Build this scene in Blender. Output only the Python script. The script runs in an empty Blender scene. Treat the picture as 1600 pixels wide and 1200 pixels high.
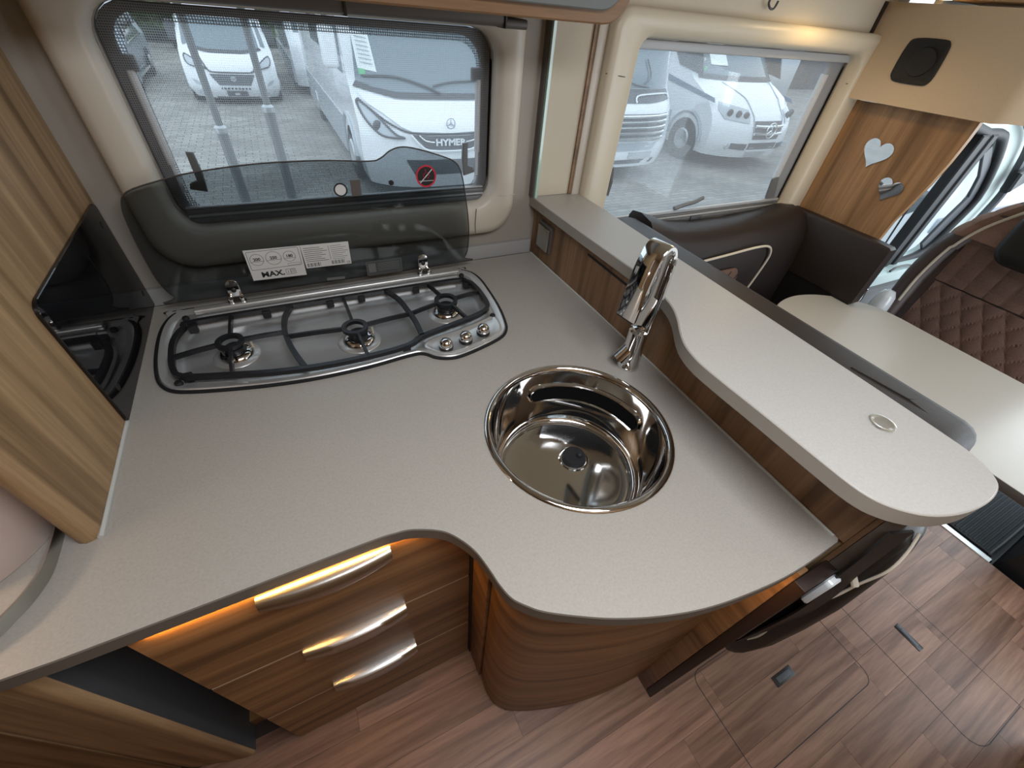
import bpy, bmesh, math, random
from mathutils import Vector, Matrix
random.seed(7)
C = bpy.context.scene.collection
S = bpy.context.scene
PI = math.pi

# ------------------------------------------------------------------ camera, sky, exposure
def make_camera():
    cd = bpy.data.cameras.new('camera'); cam = bpy.data.objects.new('camera', cd); C.objects.link(cam)
    yaw, pitch, roll = 0.5254094, 0.7489798, 0.1079224
    f = Vector((math.sin(yaw)*math.cos(pitch), math.cos(yaw)*math.cos(pitch), -math.sin(pitch)))
    r = Vector((math.cos(yaw), -math.sin(yaw), 0)); u = r.cross(f)
    r2 = r*math.cos(roll) + u*math.sin(roll); u2 = -r*math.sin(roll) + u*math.cos(roll)
    m = Matrix((r2, u2, -f)).transposed().to_4x4(); m.translation = (0, 0, 1.53)
    cam.matrix_world = m
    cd.sensor_fit = 'HORIZONTAL'; cd.sensor_width = 36.0; cd.lens = 641.594/1600*36.0
    cd.clip_start = 0.02; cd.clip_end = 200
    S.camera = cam
make_camera()
w = bpy.data.worlds.new('sky'); S.world = w; w.use_nodes = True
bgn = w.node_tree.nodes['Background']; bgn.inputs[0].default_value = (0.80, 0.90, 1.0, 1); bgn.inputs[1].default_value = 1.85
S.view_settings.view_transform = 'Standard'; S.view_settings.look = 'None'
S.view_settings.gamma = 1; S.view_settings.use_curve_mapping = False; S.view_settings.exposure = 0.0
S.cycles.use_denoising = True; S.cycles.max_bounces = 10; S.cycles.transparent_max_bounces = 24
S.cycles.caustics_reflective = False; S.cycles.caustics_refractive = False; S.cycles.sample_clamp_indirect = 4.0

def area(name, loc, rot, sx, sy, energy, col):
    l = bpy.data.lights.new(name, 'AREA'); l.shape = 'RECTANGLE'; l.size = sx; l.size_y = sy; l.energy = energy; l.color = col
    o = bpy.data.objects.new(name, l); C.objects.link(o); o.location = loc; o.rotation_euler = rot
    return o
# overhead fill added to brighten the interior, then daylight from the open side door behind the photographer, windscreen of the cab
area('overhead_fill', (0.25, -0.15, 1.915), (0, 0, 0), 0.70, 0.50, 12.5, (0.95, 0.97, 1.0))
area('side_door_daylight', (2.05, -0.90, 1.15), (math.radians(90), 0, math.radians(28)), 0.85, 1.3, 13.0, (0.88, 0.95, 1.0))
area('windscreen_daylight', (3.75, 0.0, 1.35), (0, math.radians(75), 0), 0.9, 1.7, 17.0, (0.86, 0.96, 1.0))

# ------------------------------------------------------------------ materials
M = {}
def nodemat(name):
    m = bpy.data.materials.new(name); m.use_nodes = True; M[name] = m
    nt = m.node_tree; b = nt.nodes['Principled BSDF']
    return m, nt, b
def plain(name, col, rough=0.5, metal=0.0, spec=0.5, bump=0, bscale=200, emit=None, estr=0, coat=0, sheen=0):
    m, nt, b = nodemat(name)
    b.inputs['Base Color'].default_value = (*col, 1); b.inputs['Roughness'].default_value = rough
    b.inputs['Metallic'].default_value = metal; b.inputs['Specular IOR Level'].default_value = spec
    b.inputs['Coat Weight'].default_value = coat; b.inputs['Sheen Weight'].default_value = sheen
    if emit: b.inputs['Emission Color'].default_value = (*emit, 1); b.inputs['Emission Strength'].default_value = estr
    if bump:
        tc = nt.nodes.new('ShaderNodeTexCoord'); n = nt.nodes.new('ShaderNodeTexNoise'); n.inputs['Scale'].default_value = bscale
        n.inputs['Detail'].default_value = 3; bp = nt.nodes.new('ShaderNodeBump'); bp.inputs['Strength'].default_value = bump; bp.inputs['Distance'].default_value = 0.002
        nt.links.new(tc.outputs['Object'], n.inputs['Vector']); nt.links.new(n.outputs['Fac'], bp.inputs['Height']); nt.links.new(bp.outputs[0], b.inputs['Normal'])
    return m
def ramp(nt, stops):
    r = nt.nodes.new('ShaderNodeValToRGB'); e = r.color_ramp.elements
    while len(e) < len(stops): e.new(0.5)
    for i, (p, c) in enumerate(stops): e[i].position = p; e[i].color = (*c, 1)
    return r
def wood(name, light, mid, dark, scale, rough=0.45, fig=0.5, rand=0.0, seam=None):
    """grain stretched along the axis whose scale is small"""
    m, nt, b = nodemat(name); L = nt.links.new
    tc = nt.nodes.new('ShaderNodeTexCoord'); mp = nt.nodes.new('ShaderNodeMapping'); mp.inputs['Scale'].default_value = scale
    L(tc.outputs['Object'], mp.inputs['Vector'])
    oi = nt.nodes.new('ShaderNodeObjectInfo')
    if rand:
        mu = nt.nodes.new('ShaderNodeMath'); mu.operation = 'MULTIPLY'; mu.inputs[1].default_value = 37.0; L(oi.outputs['Random'], mu.inputs[0])
        cx = nt.nodes.new('ShaderNodeCombineXYZ'); [L(mu.outputs[0], cx.inputs[i]) for i in range(3)]
        L(cx.outputs[0], mp.inputs['Location'])
    n1 = nt.nodes.new('ShaderNodeTexNoise'); n1.inputs['Scale'].default_value = 0.75; n1.inputs['Detail'].default_value = 3; n1.inputs['Distortion'].default_value = fig
    n2 = nt.nodes.new('ShaderNodeTexNoise'); n2.inputs['Scale'].default_value = 4.0; n2.inputs['Detail'].default_value = 6; n2.inputs['Roughness'].default_value = 0.65
    wv = nt.nodes.new('ShaderNodeTexWave'); wv.wave_type = 'RINGS' if fig > 2 else 'BANDS'; wv.bands_direction = 'DIAGONAL'; wv.inputs['Scale'].default_value = 0.32; wv.inputs['Distortion'].default_value = 6; wv.inputs['Detail'].default_value = 3; wv.inputs['Detail Scale'].default_value = 0.6
    for n in (n1, n2, wv): L(mp.outputs[0], n.inputs['Vector'])
    r1 = ramp(nt, [(0.36, dark), (0.48, mid), (0.66, light)]); L(n1.outputs['Fac'], r1.inputs[0])
    r2 = ramp(nt, [(0.3, (0.62, 0.60, 0.58)), (0.62, (1.06, 1.06, 1.06))]); L(n2.outputs['Fac'], r2.inputs[0])
    r3 = ramp(nt, [(0.0, (0.80, 0.78, 0.75)), (0.25, (1, 1, 1)), (1.0, (1.05, 1.05, 1.05))]); L(wv.outputs['Fac'], r3.inputs[0])
    mx = nt.nodes.new('ShaderNodeMix'); mx.data_type = 'RGBA'; mx.blend_type = 'MULTIPLY'; mx.inputs[0].default_value = 0.85
    L(r1.outputs[0], mx.inputs[6]); L(r2.outputs[0], mx.inputs[7])
    mx2 = nt.nodes.new('ShaderNodeMix'); mx2.data_type = 'RGBA'; mx2.blend_type = 'MULTIPLY'; mx2.inputs[0].default_value = 0.8
    L(mx.outputs[2], mx2.inputs[6]); L(r3.outputs[0], mx2.inputs[7])
    out = mx2.outputs[2]
    if rand:
        hs = nt.nodes.new('ShaderNodeHueSaturation'); mr = nt.nodes.new('ShaderNodeMapRange'); mr.inputs['To Min'].default_value = 1-rand; mr.inputs['To Max'].default_value = 1+rand
        L(oi.outputs['Random'], mr.inputs[0]); L(mr.outputs[0], hs.inputs['Value']); L(out, hs.inputs['Color']); out = hs.outputs[0]
    L(out, b.inputs['Base Color']); b.inputs['Roughness'].default_value = rough; b.inputs['Specular IOR Level'].default_value = 0.35
    bp = nt.nodes.new('ShaderNodeBump'); bp.inputs['Strength'].default_value = 0.06; bp.inputs['Distance'].default_value = 0.002
    L(n2.outputs['Fac'], bp.inputs['Height']); L(bp.outputs[0], b.inputs['Normal'])
    return m
def speckle(name, col, amp, scale, rough, bump=0.15, stretch=(1, 1, 1), spec=0.4):
    m, nt, b = nodemat(name); L = nt.links.new
    tc = nt.nodes.new('ShaderNodeTexCoord'); mp = nt.nodes.new('ShaderNodeMapping'); mp.inputs['Scale'].default_value = stretch
    L(tc.outputs['Object'], mp.inputs['Vector'])
    n = nt.nodes.new('ShaderNodeTexNoise'); n.inputs['Scale'].default_value = scale; n.inputs['Detail'].default_value = 5; n.inputs['Roughness'].default_value = 0.6
    L(mp.outputs[0], n.inputs['Vector'])
    lo = tuple(c*(1-amp) for c in col); hi = tuple(min(1, c*(1+amp)) for c in col)
    r = ramp(nt, [(0.3, lo), (0.7, hi)]); L(n.outputs['Fac'], r.inputs[0]); L(r.outputs[0], b.inputs['Base Color'])
    b.inputs['Roughness'].default_value = rough; b.inputs['Specular IOR Level'].default_value = spec
    bp = nt.nodes.new('ShaderNodeBump'); bp.inputs['Strength'].default_value = bump; bp.inputs['Distance'].default_value = 0.001
    L(n.outputs['Fac'], bp.inputs['Height']); L(bp.outputs[0], b.inputs['Normal'])
    return m
def glass(name, tint, gloss=0.08, rough=0.02):
    """thin pane: tinted see-through with a mirror-like share that grows at grazing angles"""
    m, nt, b = nodemat(name); L = nt.links.new; nt.nodes.remove(b); out = nt.nodes['Material Output']
    t = nt.nodes.new('ShaderNodeBsdfTransparent'); t.inputs[0].default_value = (*tint, 1)
    g = nt.nodes.new('ShaderNodeBsdfGlossy'); g.inputs['Roughness'].default_value = rough
    fr = nt.nodes.new('ShaderNodeFresnel'); fr.inputs[0].default_value = 1.45
    ad = nt.nodes.new('ShaderNodeMath'); ad.operation = 'MULTIPLY'; ad.inputs[1].default_value = gloss/0.04
    L(fr.outputs[0], ad.inputs[0]); ad.use_clamp = True
    mx = nt.nodes.new('ShaderNodeMixShader'); L(ad.outputs[0], mx.inputs[0]); L(t.outputs[0], mx.inputs[1]); L(g.outputs[0], mx.inputs[2]); L(mx.outputs[0], out.inputs[0])
    return m
def netting(name, col, lo, hi, scale):
    """fly screen: woven threads with open holes"""
    m, nt, b = nodemat(name); L = nt.links.new; nt.nodes.remove(b); out = nt.nodes['Material Output']
    tc = nt.nodes.new('ShaderNodeTexCoord'); sp = nt.nodes.new('ShaderNodeSeparateXYZ'); L(tc.outputs['Object'], sp.inputs[0])
    def saw(o):
        a = nt.nodes.new('ShaderNodeMath'); a.operation = 'MULTIPLY'; a.inputs[1].default_value = scale; L(o, a.inputs[0])
        f = nt.nodes.new('ShaderNodeMath'); f.operation = 'FRACT'; L(a.outputs[0], f.inputs[0])
        g = nt.nodes.new('ShaderNodeMath'); g.operation = 'GREATER_THAN'; g.inputs[1].default_value = 0.6; L(f.outputs[0], g.inputs[0]); return g
    a, c = saw(sp.outputs[0]), saw(sp.outputs[2])
    mxm = nt.nodes.new('ShaderNodeMath'); mxm.operation = 'MAXIMUM'; L(a.outputs[0], mxm.inputs[0]); L(c.outputs[0], mxm.inputs[1])
    mr = nt.nodes.new('ShaderNodeMapRange'); mr.inputs['To Min'].default_value = lo; mr.inputs['To Max'].default_value = hi; L(mxm.outputs[0], mr.inputs[0])
    t = nt.nodes.new('ShaderNodeBsdfTransparent'); d = nt.nodes.new('ShaderNodeBsdfDiffuse'); d.inputs[0].default_value = (*col, 1)
    tr = nt.nodes.new('ShaderNodeBsdfTranslucent'); tr.inputs[0].default_value = (*col, 1)
    h = nt.nodes.new('ShaderNodeMixShader'); h.inputs[0].default_value = 0.55; L(d.outputs[0], h.inputs[1]); L(tr.outputs[0], h.inputs[2])
    mx = nt.nodes.new('ShaderNodeMixShader'); L(mr.outputs[0], mx.inputs[0]); L(t.outputs[0], mx.inputs[1]); L(h.outputs[0], mx.inputs[2]); L(mx.outputs[0], out.inputs[0])
    return m

WL, WM, WD = (0.44, 0.297, 0.163), (0.35, 0.225, 0.118), (0.205, 0.124, 0.061)
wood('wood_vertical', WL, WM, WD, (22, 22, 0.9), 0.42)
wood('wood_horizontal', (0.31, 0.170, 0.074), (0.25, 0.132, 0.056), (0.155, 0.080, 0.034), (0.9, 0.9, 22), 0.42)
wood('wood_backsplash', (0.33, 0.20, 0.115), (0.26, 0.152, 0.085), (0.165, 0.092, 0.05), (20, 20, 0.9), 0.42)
wood('wood_heart', (0.48, 0.285, 0.145), (0.40, 0.23, 0.112), (0.27, 0.15, 0.07), (20, 20, 0.9), 0.45)
wood('wood_edge', (0.30, 0.17, 0.09), (0.25, 0.14, 0.07), (0.17, 0.095, 0.05), (0.9, 6, 14), 0.45)
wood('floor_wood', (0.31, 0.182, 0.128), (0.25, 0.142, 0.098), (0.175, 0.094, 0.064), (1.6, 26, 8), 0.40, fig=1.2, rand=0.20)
speckle('laminate_shelf', (0.46, 0.445, 0.42), 0.06, 260, 0.42, 0.12)
speckle('laminate', (0.395, 0.368, 0.330), 0.07, 260, 0.42, 0.12)
plain('laminate_edge', (0.135, 0.118, 0.098), 0.5)  # colour darkened to carry the shade on the worktop edge
plain('laminate_light_edge', (0.33, 0.30, 0.26), 0.5)
speckle('laminate_table', (0.52, 0.495, 0.45), 0.05, 300, 0.30, 0.10)
speckle('wall_fabric', (0.36, 0.33, 0.29), 0.06, 500, 0.85, 0.15)
speckle('cream_panel', (0.58, 0.51, 0.40), 0.03, 400, 0.6, 0.05)
plain('cream_plastic', (0.58, 0.52, 0.44), 0.38)
plain('cream_frame', (0.67, 0.59, 0.46), 0.35)
plain('cream_gloss', (0.72, 0.58, 0.52), 0.16, coat=0.5)
plain('void_black', (0.004, 0.004, 0.004), 0.8, spec=0.1)
speckle('beige_vinyl', (0.68, 0.53, 0.37), 0.04, 350, 0.6, 0.15)
plain('grey_trim', (0.40, 0.40, 0.40), 0.35)
plain('dark_gasket', (0.045, 0.04, 0.042), 0.5)
plain('grey_gasket', (0.26, 0.25, 0.26), 0.5)
plain('taupe_plastic', (0.11, 0.095, 0.085), 0.45)
plain('grey_panel', (0.15, 0.16, 0.155), 0.5)
plain('dark_grey_panel', (0.075, 0.08, 0.085), 0.5)
plain('dark_brown', (0.022, 0.011, 0.008), 0.5)
plain('brown_plate', (0.13, 0.10, 0.08), 0.4)
plain('chrome', (0.78, 0.78, 0.78), 0.05, 1.0)
plain('sink_steel', (0.70, 0.69, 0.68), 0.06, 1.0)
plain('brushed_steel', (0.56, 0.55, 0.53), 0.27, 1.0, bump=0.05, bscale=400)
plain('tray_steel', (0.60, 0.60, 0.60), 0.38, 0.75)
plain('cook_steel', (0.72, 0.72, 0.71), 0.30, 0.65)
plain('aluminium', (0.50, 0.50, 0.46), 0.30, 1.0)
plain('strip_aluminium', (0.80, 0.86, 0.86), 0.4, 0.6)
plain('black_enamel', (0.014, 0.015, 0.018), 0.35)
plain('black_plastic', (0.012, 0.012, 0.013), 0.4)
plain('black_rubber', (0.01, 0.01, 0.012), 0.6)
plain('black_glass', (0.006, 0.006, 0.007), 0.03, spec=0.6)
speckle('black_mat', (0.018, 0.024, 0.028), 0.4, 300, 0.8, 0.5)
plain('mirror', (0.93, 0.93, 0.93), 0.02, 1.0)
plain('silicone', (0.50, 0.50, 0.47), 0.35)
plain('sticker_white', (0.72, 0.72, 0.71), 0.5)
plain('ink', (0.01, 0.01, 0.01), 0.6)
plain('ink_grey', (0.16, 0.16, 0.16), 0.6)
plain('sticker_red', (0.55, 0.02, 0.05), 0.5)
plain('sticker_clear', (0.06, 0.065, 0.065), 0.4)
plain('white_paint', (0.80, 0.83, 0.86), 0.25, coat=0.6)
plain('silver_paint', (0.42, 0.46, 0.50), 0.3, 0.3)
plain('grey_paint', (0.30, 0.34, 0.38), 0.3, 0.2)
plain('dark_trim', (0.07, 0.075, 0.085), 0.5)
plain('vehicle_glass', (0.16, 0.21, 0.24), 0.08, spec=0.8)
plain('vehicle_glass_dark', (0.06, 0.07, 0.08), 0.08, spec=0.8)
plain('lamp_lens', (0.42, 0.47, 0.51), 0.1, coat=0.7)
plain('bright_chrome', (0.85, 0.87, 0.88), 0.15, 1.0)
plain('plate_dark', (0.10, 0.10, 0.11), 0.5)
plain('plate_grey', (0.45, 0.48, 0.50), 0.5)
plain('blue_stripe', (0.10, 0.15, 0.24), 0.4)
plain('paper', (0.80, 0.86, 0.86), 0.6)
plain('green_sticker', (0.15, 0.5, 0.25), 0.5)
plain('pole_grey', (0.16, 0.17, 0.18), 0.4)
plain('strut_grey', (0.50, 0.51, 0.52), 0.4)
plain('tyre', (0.02, 0.02, 0.022), 0.7)
plain('hub', (0.45, 0.48, 0.5), 0.35, 0.5)
def block_paving():
    m, nt, b = nodemat('paving'); L = nt.links.new
    tc = nt.nodes.new('ShaderNodeTexCoord'); br = nt.nodes.new('ShaderNodeTexBrick'); br.inputs['Scale'].default_value = 1.0
    br.inputs['Brick Width'].default_value = 0.21; br.inputs['Row Height'].default_value = 0.105; br.inputs['Mortar Size'].default_value = 0.006
    br.inputs['Color1'].default_value = (0.32, 0.31, 0.285, 1); br.inputs['Color2'].default_value = (0.22, 0.215, 0.20, 1); br.inputs['Mortar'].default_value = (0.08, 0.08, 0.075, 1)
    n = nt.nodes.new('ShaderNodeTexNoise'); n.inputs['Scale'].default_value = 1.2; n.inputs['Detail'].default_value = 6
    r = ramp(nt, [(0.3, (0.75, 0.75, 0.75)), (0.7, (1.2, 1.2, 1.2))]); mx = nt.nodes.new('ShaderNodeMix'); mx.data_type = 'RGBA'; mx.blend_type = 'MULTIPLY'; mx.inputs[0].default_value = 1
    L(tc.outputs['Object'], br.inputs['Vector']); L(tc.outputs['Object'], n.inputs['Vector']); L(n.outputs['Fac'], r.inputs[0]); L(br.outputs['Color'], mx.inputs[6]); L(r.outputs[0], mx.inputs[7]); L(mx.outputs[2], b.inputs['Base Color']); b.inputs['Roughness'].default_value = 0.85
block_paving()
speckle('hedge', (0.05, 0.075, 0.035), 0.6, 5, 0.9, 0.6)
speckle('dark_fence', (0.075, 0.07, 0.075), 0.3, 3, 0.9, 0.3)
plain('roof_red', (0.35, 0.12, 0.08), 0.7)
plain('house_wall', (0.42, 0.42, 0.40), 0.7)
plain('door_trim', (0.56, 0.66, 0.63), 0.45)
plain('pillar_trim', (0.42, 0.45, 0.44), 0.5)
plain('mint_plastic', (0.50, 0.62, 0.60), 0.35)
plain('snowy_white', (0.78, 0.84, 0.84), 0.6)
plain('frosted_view', (0.55, 0.70, 0.66), 0.6, bump=0.8, bscale=30)
speckle('leather', (0.024, 0.017, 0.015), 0.15, 260, 0.48, 0.35, spec=0.3)
speckle('leather_purple', (0.085, 0.062, 0.060), 0.10, 260, 0.38, 0.3)
speckle('leather_black', (0.014, 0.013, 0.013), 0.15, 260, 0.4, 0.3)
plain('piping', (0.62, 0.55, 0.45), 0.5)
speckle('alcantara', (0.13, 0.075, 0.058), 0.2, 180, 0.85, 0.2)
speckle('alcantara_light', (0.24, 0.145, 0.11), 0.12, 180, 0.85, 0.2)
plain('led', (1, 0.7, 0.3), 0.4, emit=(1.0, 0.50, 0.10), estr=350)
plain('lamp_glow', (1, 0.9, 0.7), 0.4, emit=(1.0, 0.80, 0.50), estr=8)
plain('spot_glow', (1, 0.9, 0.8), 0.4, emit=(1.0, 0.90, 0.75), estr=1.2)
plain('white_gloss', (0.72, 0.76, 0.80), 0.15, coat=0.6)
glass('window_pane', (0.96, 0.99, 1.0), 0.006)
glass('smoked_glass', (0.60, 0.62, 0.63), 0.016, 0.05)
plain('green_glass_edge', (0.42, 0.60, 0.52), 0.15, coat=0.5)
netting('fly_screen', (0.80, 0.84, 0.88), 0.04, 0.36, 270)
netting('dot_print', (0.02, 0.02, 0.022), 0.05, 0.92, 210)
plain('screen_rail', (0.15, 0.155, 0.16), 0.4)
plain('screen_rail_light', (0.42, 0.43, 0.44), 0.4)

# ------------------------------------------------------------------ mesh helpers
def V(*a): return Vector(a)
def box(bm, x0, x1, y0, y1, z0, z1, bev=0.0, seg=2):
    r = bmesh.ops.create_cube(bm, size=1.0); vs = r['verts']
    for v in vs: v.co = V(x0 + (v.co.x+.5)*(x1-x0), y0 + (v.co.y+.5)*(y1-y0), z0 + (v.co.z+.5)*(z1-z0))
    if bev:
        es = list({e for v in vs for e in v.link_edges})
        bmesh.ops.bevel(bm, geom=es, offset=bev, segments=seg, affect='EDGES', profile=0.5)
def catmull(P, n=6, closed=False):
    P = [Vector(p) for p in P]; out = []; N = len(P)
    rng = range(N) if closed else range(N-1)
    for i in rng:
        if closed: a, b, c, d = P[(i-1) % N], P[i], P[(i+1) % N], P[(i+2) % N]
        else: a, b, c, d = P[max(i-1, 0)], P[i], P[i+1], P[min(i+2, N-1)]
        for k in range(n):
            t = k/n
            out.append(0.5*((2*b) + (c-a)*t + (2*a-5*b+4*c-d)*t*t + (3*b-a-3*c+d)*t**3))
    if not closed: out.append(P[-1])
    return out
def rrect(x0, x1, z0, z1, r, n=6):
    rs = r if isinstance(r, (list, tuple)) else [r]*4     # bl, br, tr, tl
    out = []
    for (cx, cz, a0, rr) in ((x0, z0, PI, rs[0]), (x1, z0, 1.5*PI, rs[1]), (x1, z1, 0, rs[2]), (x0, z1, .5*PI, rs[3])):
        sx = 1 if cx == x0 else -1; sz = 1 if cz == z0 else -1
        for k in range(n+1):
            a = a0 + k/n*PI/2; out.append((cx + sx*rr + rr*math.cos(a), cz + sz*rr + rr*math.sin(a)))
    return out
def loft(bm, loops, cap0=False, cap1=False, closed=True):
    R = [[bm.verts.new(p) for p in lp] for lp in loops]; n = len(R[0])
    for a, b in zip(R, R[1:]):
        for i in range(n if closed else n-1):
            j = (i+1) % n; bm.faces.new((a[i], a[j], b[j], b[i]))
    if cap0: bm.faces.new(R[0][::-1])
    if cap1: bm.faces.new(R[-1])
    return R
def prism(bm, pts, axis, a0, a1, bev=0.0, seg=2):
    """outline extruded along axis; for 'y' pts are (x,z); for 'z' (x,y); for 'x' (y,z)"""
    mk = {'z': lambda p, a: V(p[0], p[1], a), 'y': lambda p, a: V(p[0], a, p[1]), 'x': lambda p, a: V(a, p[0], p[1])}[axis]
    if bev:
        ins = inset(pts, bev)
        loops = [[mk(p, a0) for p in ins], [mk(p, a0 + (bev if a1 > a0 else -bev)) for p in pts], [mk(p, a1 - (bev if a1 > a0 else -bev)) for p in pts], [mk(p, a1) for p in ins]]
    else: loops = [[mk(p, a0) for p in pts], [mk(p, a1) for p in pts]]
    loft(bm, loops, True, True)
def inset(pts, d):
    n = len(pts); P = [Vector((p[0], p[1])) for p in pts]
    A = sum(P[i].x*P[(i+1) % n].y - P[(i+1) % n].x*P[i].y for i in range(n))
    s = 1 if A > 0 else -1; out = []
    for i in range(n):
        e0 = (P[i]-P[i-1]); e1 = (P[(i+1) % n]-P[i])
        if e0.length < 1e-9: e0 = e1
        if e1.length < 1e-9: e1 = e0
        n0 = Vector((-e0.y, e0.x)).normalized()*s; n1 = Vector((-e1.y, e1.x)).normalized()*s
        m = (n0+n1)
        if m.length < 1e-6: m = n0
        m.normalize(); k = d/max(0.5, m.dot(n0)); out.append((P[i].x+m.x*k, P[i].y+m.y*k))
    return out
def slab(bm, outer, holes, z0, z1):
    def ring(pts, z): return [bm.verts.new((p[0], p[1], z)) for p in pts]
    for z, flip in ((z1, False), (z0, True)):
        es = []
        for lp in [outer]+holes:
            vs = ring(lp, z)
            for i in range(len(vs)): es.append(bm.edges.new((vs[i], vs[(i+1) % len(vs)])))
        g = bmesh.ops.triangle_fill(bm, use_beauty=True, edges=es, normal=(0, 0, -1 if flip else 1))
    for lp in [outer]+holes:
        a = ring(lp, z0); b = ring(lp, z1); n = len(a)
        for i in range(n): bm.faces.new((a[i], a[(i+1) % n], b[(i+1) % n], b[i]))
    bmesh.ops.remove_doubles(bm, verts=bm.verts, dist=1e-5)
def frames(P, closed=False):
    n = len(P); T = []
    for i in range(n):
        a = P[(i-1) % n] if (closed or i > 0) else P[i]; b = P[(i+1) % n] if (closed or i < n-1) else P[i]
        T.append((b-a).normalized())
    return T
def tube(bm, pts, r, n=8, closed=False, r2=None):
    P = [Vector(p) for p in pts]; T = frames(P, closed)
    up = V(0, 0, 1) if abs(T[0].z) < 0.9 else V(1, 0, 0)
    N0 = (up - T[0]*up.dot(T[0])).normalized(); loops = []
    for i, (p, t) in enumerate(zip(P, T)):
        N0 = (N0 - t*N0.dot(t)).normalized(); B = t.cross(N0)
        rr = r if r2 is None else r + (r2-r)*i/max(1, len(P)-1)
        loops.append([p + (N0*math.cos(2*PI*k/n) + B*math.sin(2*PI*k/n))*rr for k in range(n)])
    if closed: loops.append(loops[0])
    loft(bm, loops, not closed, not closed)
    if closed: bmesh.ops.remove_doubles(bm, verts=bm.verts, dist=1e-6)
def sweep(bm, pts, section, side, closed=False):
    """section = [(along side, along normal)]; side = fixed width direction, or a list"""
    P = [Vector(p) for p in pts]; T = frames(P, closed); loops = []
    for i, (p, t) in enumerate(zip(P, T)):
        s = Vector(side[i] if isinstance(side, list) else side); s = (s - t*s.dot(t)).normalized(); nrm = t.cross(s)
        loops.append([p + s*a + nrm*b for a, b in section])
    if closed: loops.append(loops[0])
    loft(bm, loops, not closed, not closed)
    if closed: bmesh.ops.remove_doubles(bm, verts=bm.verts, dist=1e-6)
def lathe(bm, prof, c, n=32, axis='z', cap=True):
    c = Vector(c); loops = []
    for r, h in prof:
        lp = []
        for k in range(n):
            a = 2*PI*k/n; u, v = r*math.cos(a), r*math.sin(a)
            lp.append(c + {'z': V(u, v, h), 'y': V(u, h, v), 'x': V(h, u, v)}[axis])
        loops.append(lp)
    loft(bm, loops, cap and prof[0][0] > 1e-5, cap and prof[-1][0] > 1e-5)
    bmesh.ops.remove_doubles(bm, verts=bm.verts, dist=1e-6)
def ball(bm, c, r, sx=1, sy=1, sz=1, u=12, v=8):
    g = bmesh.ops.create_uvsphere(bm, u_segments=u, v_segments=v, radius=1)
    for q in g['verts']: q.co = Vector(c) + V(q.co.x*r*sx, q.co.y*r*sy, q.co.z*r*sz)
def softbox(bm, x0, x1, y0, y1, z0, z1, r, cuts=3):
    box(bm, x0, x1, y0, y1, z0, z1, min(r, 0.49*min(x1-x0, y1-y0, z1-z0)), 4)

def wloc(o):
    p = V(0, 0, 0)
    while o is not None: p = p + o.location; o = o.parent
    return p
def put(name, bm, mat, parent=None, label=None, cat=None, group=None, kind=None, smooth=35, local=False, origin=None):
    bmesh.ops.recalc_face_normals(bm, faces=bm.faces)
    if parent is not None: off = V(0, 0, 0) if local else wloc(parent)
    else:
        xs = [v.co for v in bm.verts]
        off = Vector(origin) if origin else V((min(v.x for v in xs)+max(v.x for v in xs))/2, (min(v.y for v in xs)+max(v.y for v in xs))/2, min(v.z for v in xs))
    for v in bm.verts: v.co -= off
    me = bpy.data.meshes.new(name); bm.to_mesh(me); bm.free()
    if smooth:
        me.shade_smooth(); me.set_sharp_from_angle(angle=math.radians(smooth))
    me.materials.append(M[mat]); o = bpy.data.objects.new(name, me); C.objects.link(o)
    if parent is not None: o.parent = parent
    else: o.location = off
    tag(o, label, cat, group, kind)
    return o
def tag(o, label=None, cat=None, group=None, kind=None):
    if label: o['label'] = label
    if cat: o['category'] = cat
    if group: o['group'] = group
    if kind: o['kind'] = kind
    return o
def thing(name, label, cat, loc=(0, 0, 0), rotz=0, group=None, kind=None):
    o = bpy.data.objects.new(name, None); C.objects.link(o); o.empty_display_size = 0.05
    o.location = loc; o.rotation_euler = (0, 0, rotz)
    return tag(o, label, cat, group, kind)
def B(): return bmesh.new()
def bx(name, mat, parent, *a, bev=0.0, **k):
    bm = B(); box(bm, *a, bev=bev); return put(name, bm, mat, parent, **k)
def text(name, s, size, mat, parent, loc, rot, thick=0.0003, align='CENTER', local=False, sx=1.0, bold=0.0):
    cu = bpy.data.curves.new(name, 'FONT'); cu.body = s; cu.size = size; cu.align_x = align; cu.align_y = 'CENTER'; cu.extrude = thick; cu.resolution_u = 3; cu.offset = bold
    o = bpy.data.objects.new(name, cu); C.objects.link(o)
    dg = bpy.context.evaluated_depsgraph_get(); me = bpy.data.meshes.new_from_object(o.evaluated_get(dg))
    bpy.data.objects.remove(o)
    Rm = rot if isinstance(rot, Matrix) else Matrix.Rotation(rot[2], 4, 'Z') @ Matrix.Rotation(rot[1], 4, 'Y') @ Matrix.Rotation(rot[0], 4, 'X')
    off = V(0, 0, 0) if (local or parent is None) else wloc(parent)
    for v in me.vertices: v.co = Rm @ V(v.co.x*sx, v.co.y, v.co.z) + Vector(loc) - off
    me.materials.append(M[mat]); q = bpy.data.objects.new(name, me); C.objects.link(q); q.parent = parent
    return q


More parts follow.
